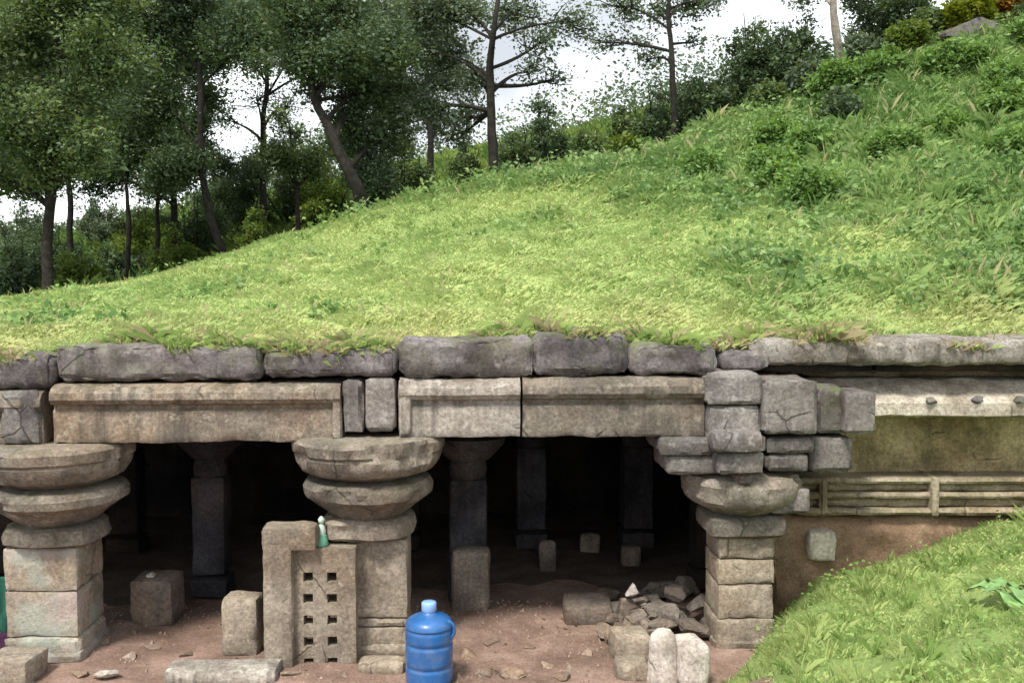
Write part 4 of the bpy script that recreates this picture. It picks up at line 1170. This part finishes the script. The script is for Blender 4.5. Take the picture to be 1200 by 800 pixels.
tree(428, 240, 21.4, [(420, 215), (392, 165), (368, 120), (362, 50)],
     [(432, 105, 44, 1.2), (440, 160, 40, 1.3), (428, 200, 30, 1.4), (402, 60, 50), (350, 55, 50), (455, 55, 44), (400, 10, 60), (340, 5, 55), (410, 135, 36, 1.2), (470, 100, 30, .8), (360, 105, 26, .6), (300, 75, 26, .5)],
     .20, 'leafdark', 'large dark tree with a thick slanting trunk and dense bluish crown on the ridge', seed=4)
tree(578, 200, 21.6, [(577, 140), (574, 80), (580, 30), (588, -30)],
     [(520, 60, 40, .65), (500, 125, 34, .7), (540, 135, 30, .6), (602, 15, 36, .6), (640, 45, 34, .35), (556, 95, 28, .55), (675, 25, 36, .3), (530, 8, 46, .8), (620, 85, 24, .3), (500, 10, 46, .9), (535, 165, 20, .5), (655, 90, 22, .25), (480, 60, 36, .8)],
     .14, 'leafgrey', 'tree with a straight dark trunk and thin airy crown in the middle of the ridge', seed=5)
tree(790, 170, 21.4, [(790, 120), (787, 60), (782, 10), (790, -40)],
     [(770, 15, 26, .45), (722, 8, 36, .4), (820, 5, 30, .5), (745, 50, 22, .25), (800, -25, 40, .6), (700, 50, 24, .22), (760, 70, 18, .25), (845, -10, 30, .5), (812, 50, 16, .25)],
     .10, 'leafgrey', 'slender tree with sparse crown standing alone against the white sky', seed=6)
tree(150, 322, 27, [(150, 260), (147, 220), (150, 170)], [(150, 180, 36), (180, 160, 34), (120, 190, 26, .8)], .10, 'leafdark', 'thin straight young tree behind the row of low bushes', seed=7)
tree(182, 312, 26, [(183, 260), (186, 220), (182, 160)], [(195, 205, 30), (180, 150, 40), (222, 190, 32)], .09, 'leafmid', 'thin young tree close beside the straight one behind the bushes', seed=8)
tree(350, 272, 26, [(347, 230), (345, 200), (340, 150)], [(340, 190, 30), (312, 178, 28), (372, 190, 26), (322, 140, 20, .5), (345, 155, 24, .6)], .09, 'leafmid', 'small tree with slim trunk between the leaning tree and the thick one', seed=9)
tree(80, 340, 30, [(82, 280), (80, 200), (84, 130)], [(80, 120, 80), (30, 80, 80), (140, 90, 80), (90, 30, 80)], .15, 'leafdark', 'tall dark tree in the wood seen behind the front crown', seed=10)
tree(310, 260, 34, [(308, 180), (312, 100), (305, 0)], [(310, 20, 66), (260, 30, 66), (350, 45, 56), (370, 10, 60), (390, 80, 40, .7), (260, 190, 30, .9), (300, 200, 30), (300, 115, 40, .10), (262, 140, 26, .16), (340, 125, 30, .16)], .16, 'leafgrey', 'far greyish tree of the wood behind the dark thick tree', seed=11)
tree(505, 210, 30, [(503, 150), (500, 90), (498, 20)], [(500, 30, 60, .8), (480, 110, 40, .8), (530, 90, 44, .7), (460, 20, 60), (515, 150, 26, .5)], .13, 'leafgrey', 'far greyish tree just beyond the straight middle trunk', seed=12)
tree(205, 300, 32, [(205, 220), (200, 150), (204, 40)], [(200, 60, 70), (150, 120, 66), (230, 150, 50), (110, 200, 50, .8), (190, 205, 46), (260, 40, 60)], .15, 'leafdark', 'tall tree of the wood hidden behind the bent leaning trunk', seed=14)
tree(-30, 350, 31, [(-28, 240), (-20, 130), (-20, 40)], [(-10, 110, 80), (30, 180, 60), (-60, 60, 90), (40, 40, 70), (60, 205, 36, .8)], .15, 'leafmid', 'tree of the wood behind the nearest crown at the edge of the view', seed=15)
tree(420, 230, 31, [(418, 160), (424, 90), (420, 0)], [(420, 60, 60), (460, 130, 44), (380, 20, 60), (400, 170, 40), (350, 190, 36), (455, 30, 54), (470, 170, 28)], .15, 'leafmid', 'tree of the wood behind the thick slanting trunk', seed=16)
tree(990, 100, 20.8, [(984, 60), (975, 10), (982, -50)], [(985, -30, 40, .5), (945, -10, 30, .5), (1015, -5, 26, .5)], .15, 'leafgrey', 'pale grey trunked tree among the tall weeds up the slope', bark='palebark', seed=13)

B = [  # px, row, half height px, distance, leaf, label, seed
 (18, 318, 34, 25.5, 'leafdark', 'dark bush below the canopy at the edge of the view'),
 (92, 322, 32, 26.5, 'leaflight', 'light green bush right behind the dark upright trunk'),
 (140, 305, 32, 28.0, 'leafdark', 'dark bush under the thin straight young tree'),
 (205, 292, 30, 26.5, 'leaflight', 'light green bush at the foot of the bent leaning trunk'),
 (225, 250, 34, 34, 'leafdark', 'dark distant bush behind the bent leaning trunk'),
 (300, 262, 20, 30, 'leaflight', 'light green low bush in the sunny gap under the wood'),
 (370, 246, 20, 30, 'leaflight', 'light green low bush beside the slim trunk in the gap'),
 (290, 205, 30, 36, 'leafdark', 'dark bush closing the gap under the wood'),
 (28, 262, 26, 38, 'leafgrey', 'greyish far bush low against the sky at the edge of the view'),
 (118, 258, 26, 39, 'leafgrey', 'greyish far bush low against the sky between two thin trunks'),
 (60, 300, 40, 31, 'leafdark', 'dark bush in the shade behind the dark upright trunk'),
 (165, 285, 40, 31, 'leaflight', 'yellowish green bush between the thin young trees'),
 (255, 232, 36, 38, 'leafdark', 'dark distant bush right of the bent leaning trunk'),
 (340, 210, 34, 37, 'leafdark', 'dark distant bush behind the slim trunk'),
 (385, 215, 34, 36, 'leaflight', 'light green distant bush left of the thick slanting trunk'),
 (442, 205, 34, 25, 'leafdark', 'dark bush crowding the foot of the thick slanting trunk'),
 (470, 195, 30, 32, 'leafdark', 'dark bush in the shade beyond the thick trunk'),
 (495, 205, 24, 25, 'leafmid', 'green bush between the thick dark trunk and the straight one'),
 (545, 188, 22, 26, 'leafmid', 'green bush just left of the straight middle trunk'),
 (628, 130, 32, 27, 'leafdark', 'round dark bush standing against the sky on the ridge'),
 (605, 165, 22, 25, 'leafmid', 'green bush below the round dark one on the ridge'),
 (690, 172, 24, 23, 'leafmid', 'olive green bush under the widest gap of sky'),
 (738, 150, 28, 23, 'leafmid', 'tall olive green bush just before the slender tree'),
 (772, 132, 30, 23, 'leafdark', 'dark bush behind the slender tree trunk'),
 (828, 112, 32, 22.5, 'leafdark', 'dark bush right of the slender tree trunk'),
 (885, 62, 40, 22.5, 'leafdark', 'large dark green bush on the skyline beside the white sky'),
 (935, 55, 36, 22, 'leafdark', 'dark green bush left of the pale trunk'),
 (1045, 12, 44, 22.5, 'leafdark', 'dark green bush at the top of the slope right of the pale trunk'),
 (1132, 18, 26, 20.6, 'leafyel', 'bright yellow-green shrub at the top of the slope'),
 (1182, 4, 24, 20.6, 'leaforange', 'shrub with orange blossom in the top corner of the slope'),
 (1215, 30, 20, 20.0, 'leafmid', 'green shrub under the orange blossom'),
 (1065, 42, 18, 20.6, 'leaflight', 'light green leafy shrub below the dark bush at the top of the slope'),
 (1010, 62, 20, 20.4, 'leafgrey', 'greyish green shrub to the right of the pale trunk foot'),
 (945, 92, 20, 20.6, 'leafgrey', 'greyish green shrub left of the pale trunk foot'),
 (900, 118, 20, 20.8, 'leafmid', 'green shrub below the large skyline bush'),
 (735, 178, 16, 20.8, 'leaflight', 'light green shrub on the ridge before the slender tree'),
 (985, 125, 16, 18.5, 'leafdark', 'small dark shrub in the weeds below the pale trunk'),
 (170, 262, 26, 40, 'leafmid', 'green far bush between the dark trunk and the bent one'),
 (1090, 30, 20, 21, 'leafmid', 'small green shrub between the dark bush and the yellow-green one'),
]
for i, (px, row, rp, D, lf, lab) in enumerate(B):
    bush(px, row, rp, D, lf, lab, seed=i, dens=1.25)
sg = np.random.default_rng(15)
for i in range(18):
    px = sg.uniform(800, 1230); D = sg.uniform(14.5, 20.0)
    x_ = (px - 600) / FPX * (D + .6); z_ = float(hill_z(x_, D)); row = 400 + FPX * math.tan(math.atan((EYE - z_) / D) - PITCH)
    bush(px, row - 12, sg.uniform(14, 24), D, 'weedleaf', 'bushy green weed clump rising from the growth of the upper slope', seed=60 + i, dens=1.5, leafL=.075, stretch=1.7, group='weed clumps on the upper slope', cat='weed clump', name='weed_clump')
# grey rock outcrop near the top of the slope
p = W(1140, 36, 20.2); zg = float(hill_z(p[0], 20.2)); m = MB(); rock(m, (p[0], 20.2, zg + .12), (.7, .4, .32), n=18)
tag(m.build('grey_rock', M['coping'], loc=(p[0], 20.2, zg)), 'grey rock lying below the yellow-green shrub on the slope', 'rock')
# the wood beyond the second rise, one mass
g_ = np.random.default_rng(77)
LP = []; LT = []
for i in range(150):
    px = g_.uniform(-700, 1500); D = g_.uniform(46, 62); x = (px - 600) / FPX * D
    zg = float(hill_z(x, D)); hgt = g_.uniform(1.0, 3.2) * (1.0 if px > 200 else .6)
    k = 900
    d = g_.normal(size=(k, 3)); d /= np.linalg.norm(d, axis=1, keepdims=True); d *= (g_.uniform(.5, 1, k) ** .5)[:, None]
    LP.append(np.array([x, D, zg + hgt * .45]) + d * [hgt * 1.3, hgt * .9, hgt * .6]); LT.append(np.clip(g_.normal(.4, .2) + g_.normal(0, .15, k), 0, 1))
LP = np.concatenate(LP); LT = np.concatenate(LT)
v = leaf_cards(LP, .22 * g_.uniform(.6, 1.3, len(LP)), .3, 78, up=.5)
o = fast_mesh('far_undergrowth', v, 4, M['leafgrey'], {'tint': np.repeat(LT, 4)}); tag(o, 'far scrub along the skyline seen under the trees', 'undergrowth', kind='stuff')
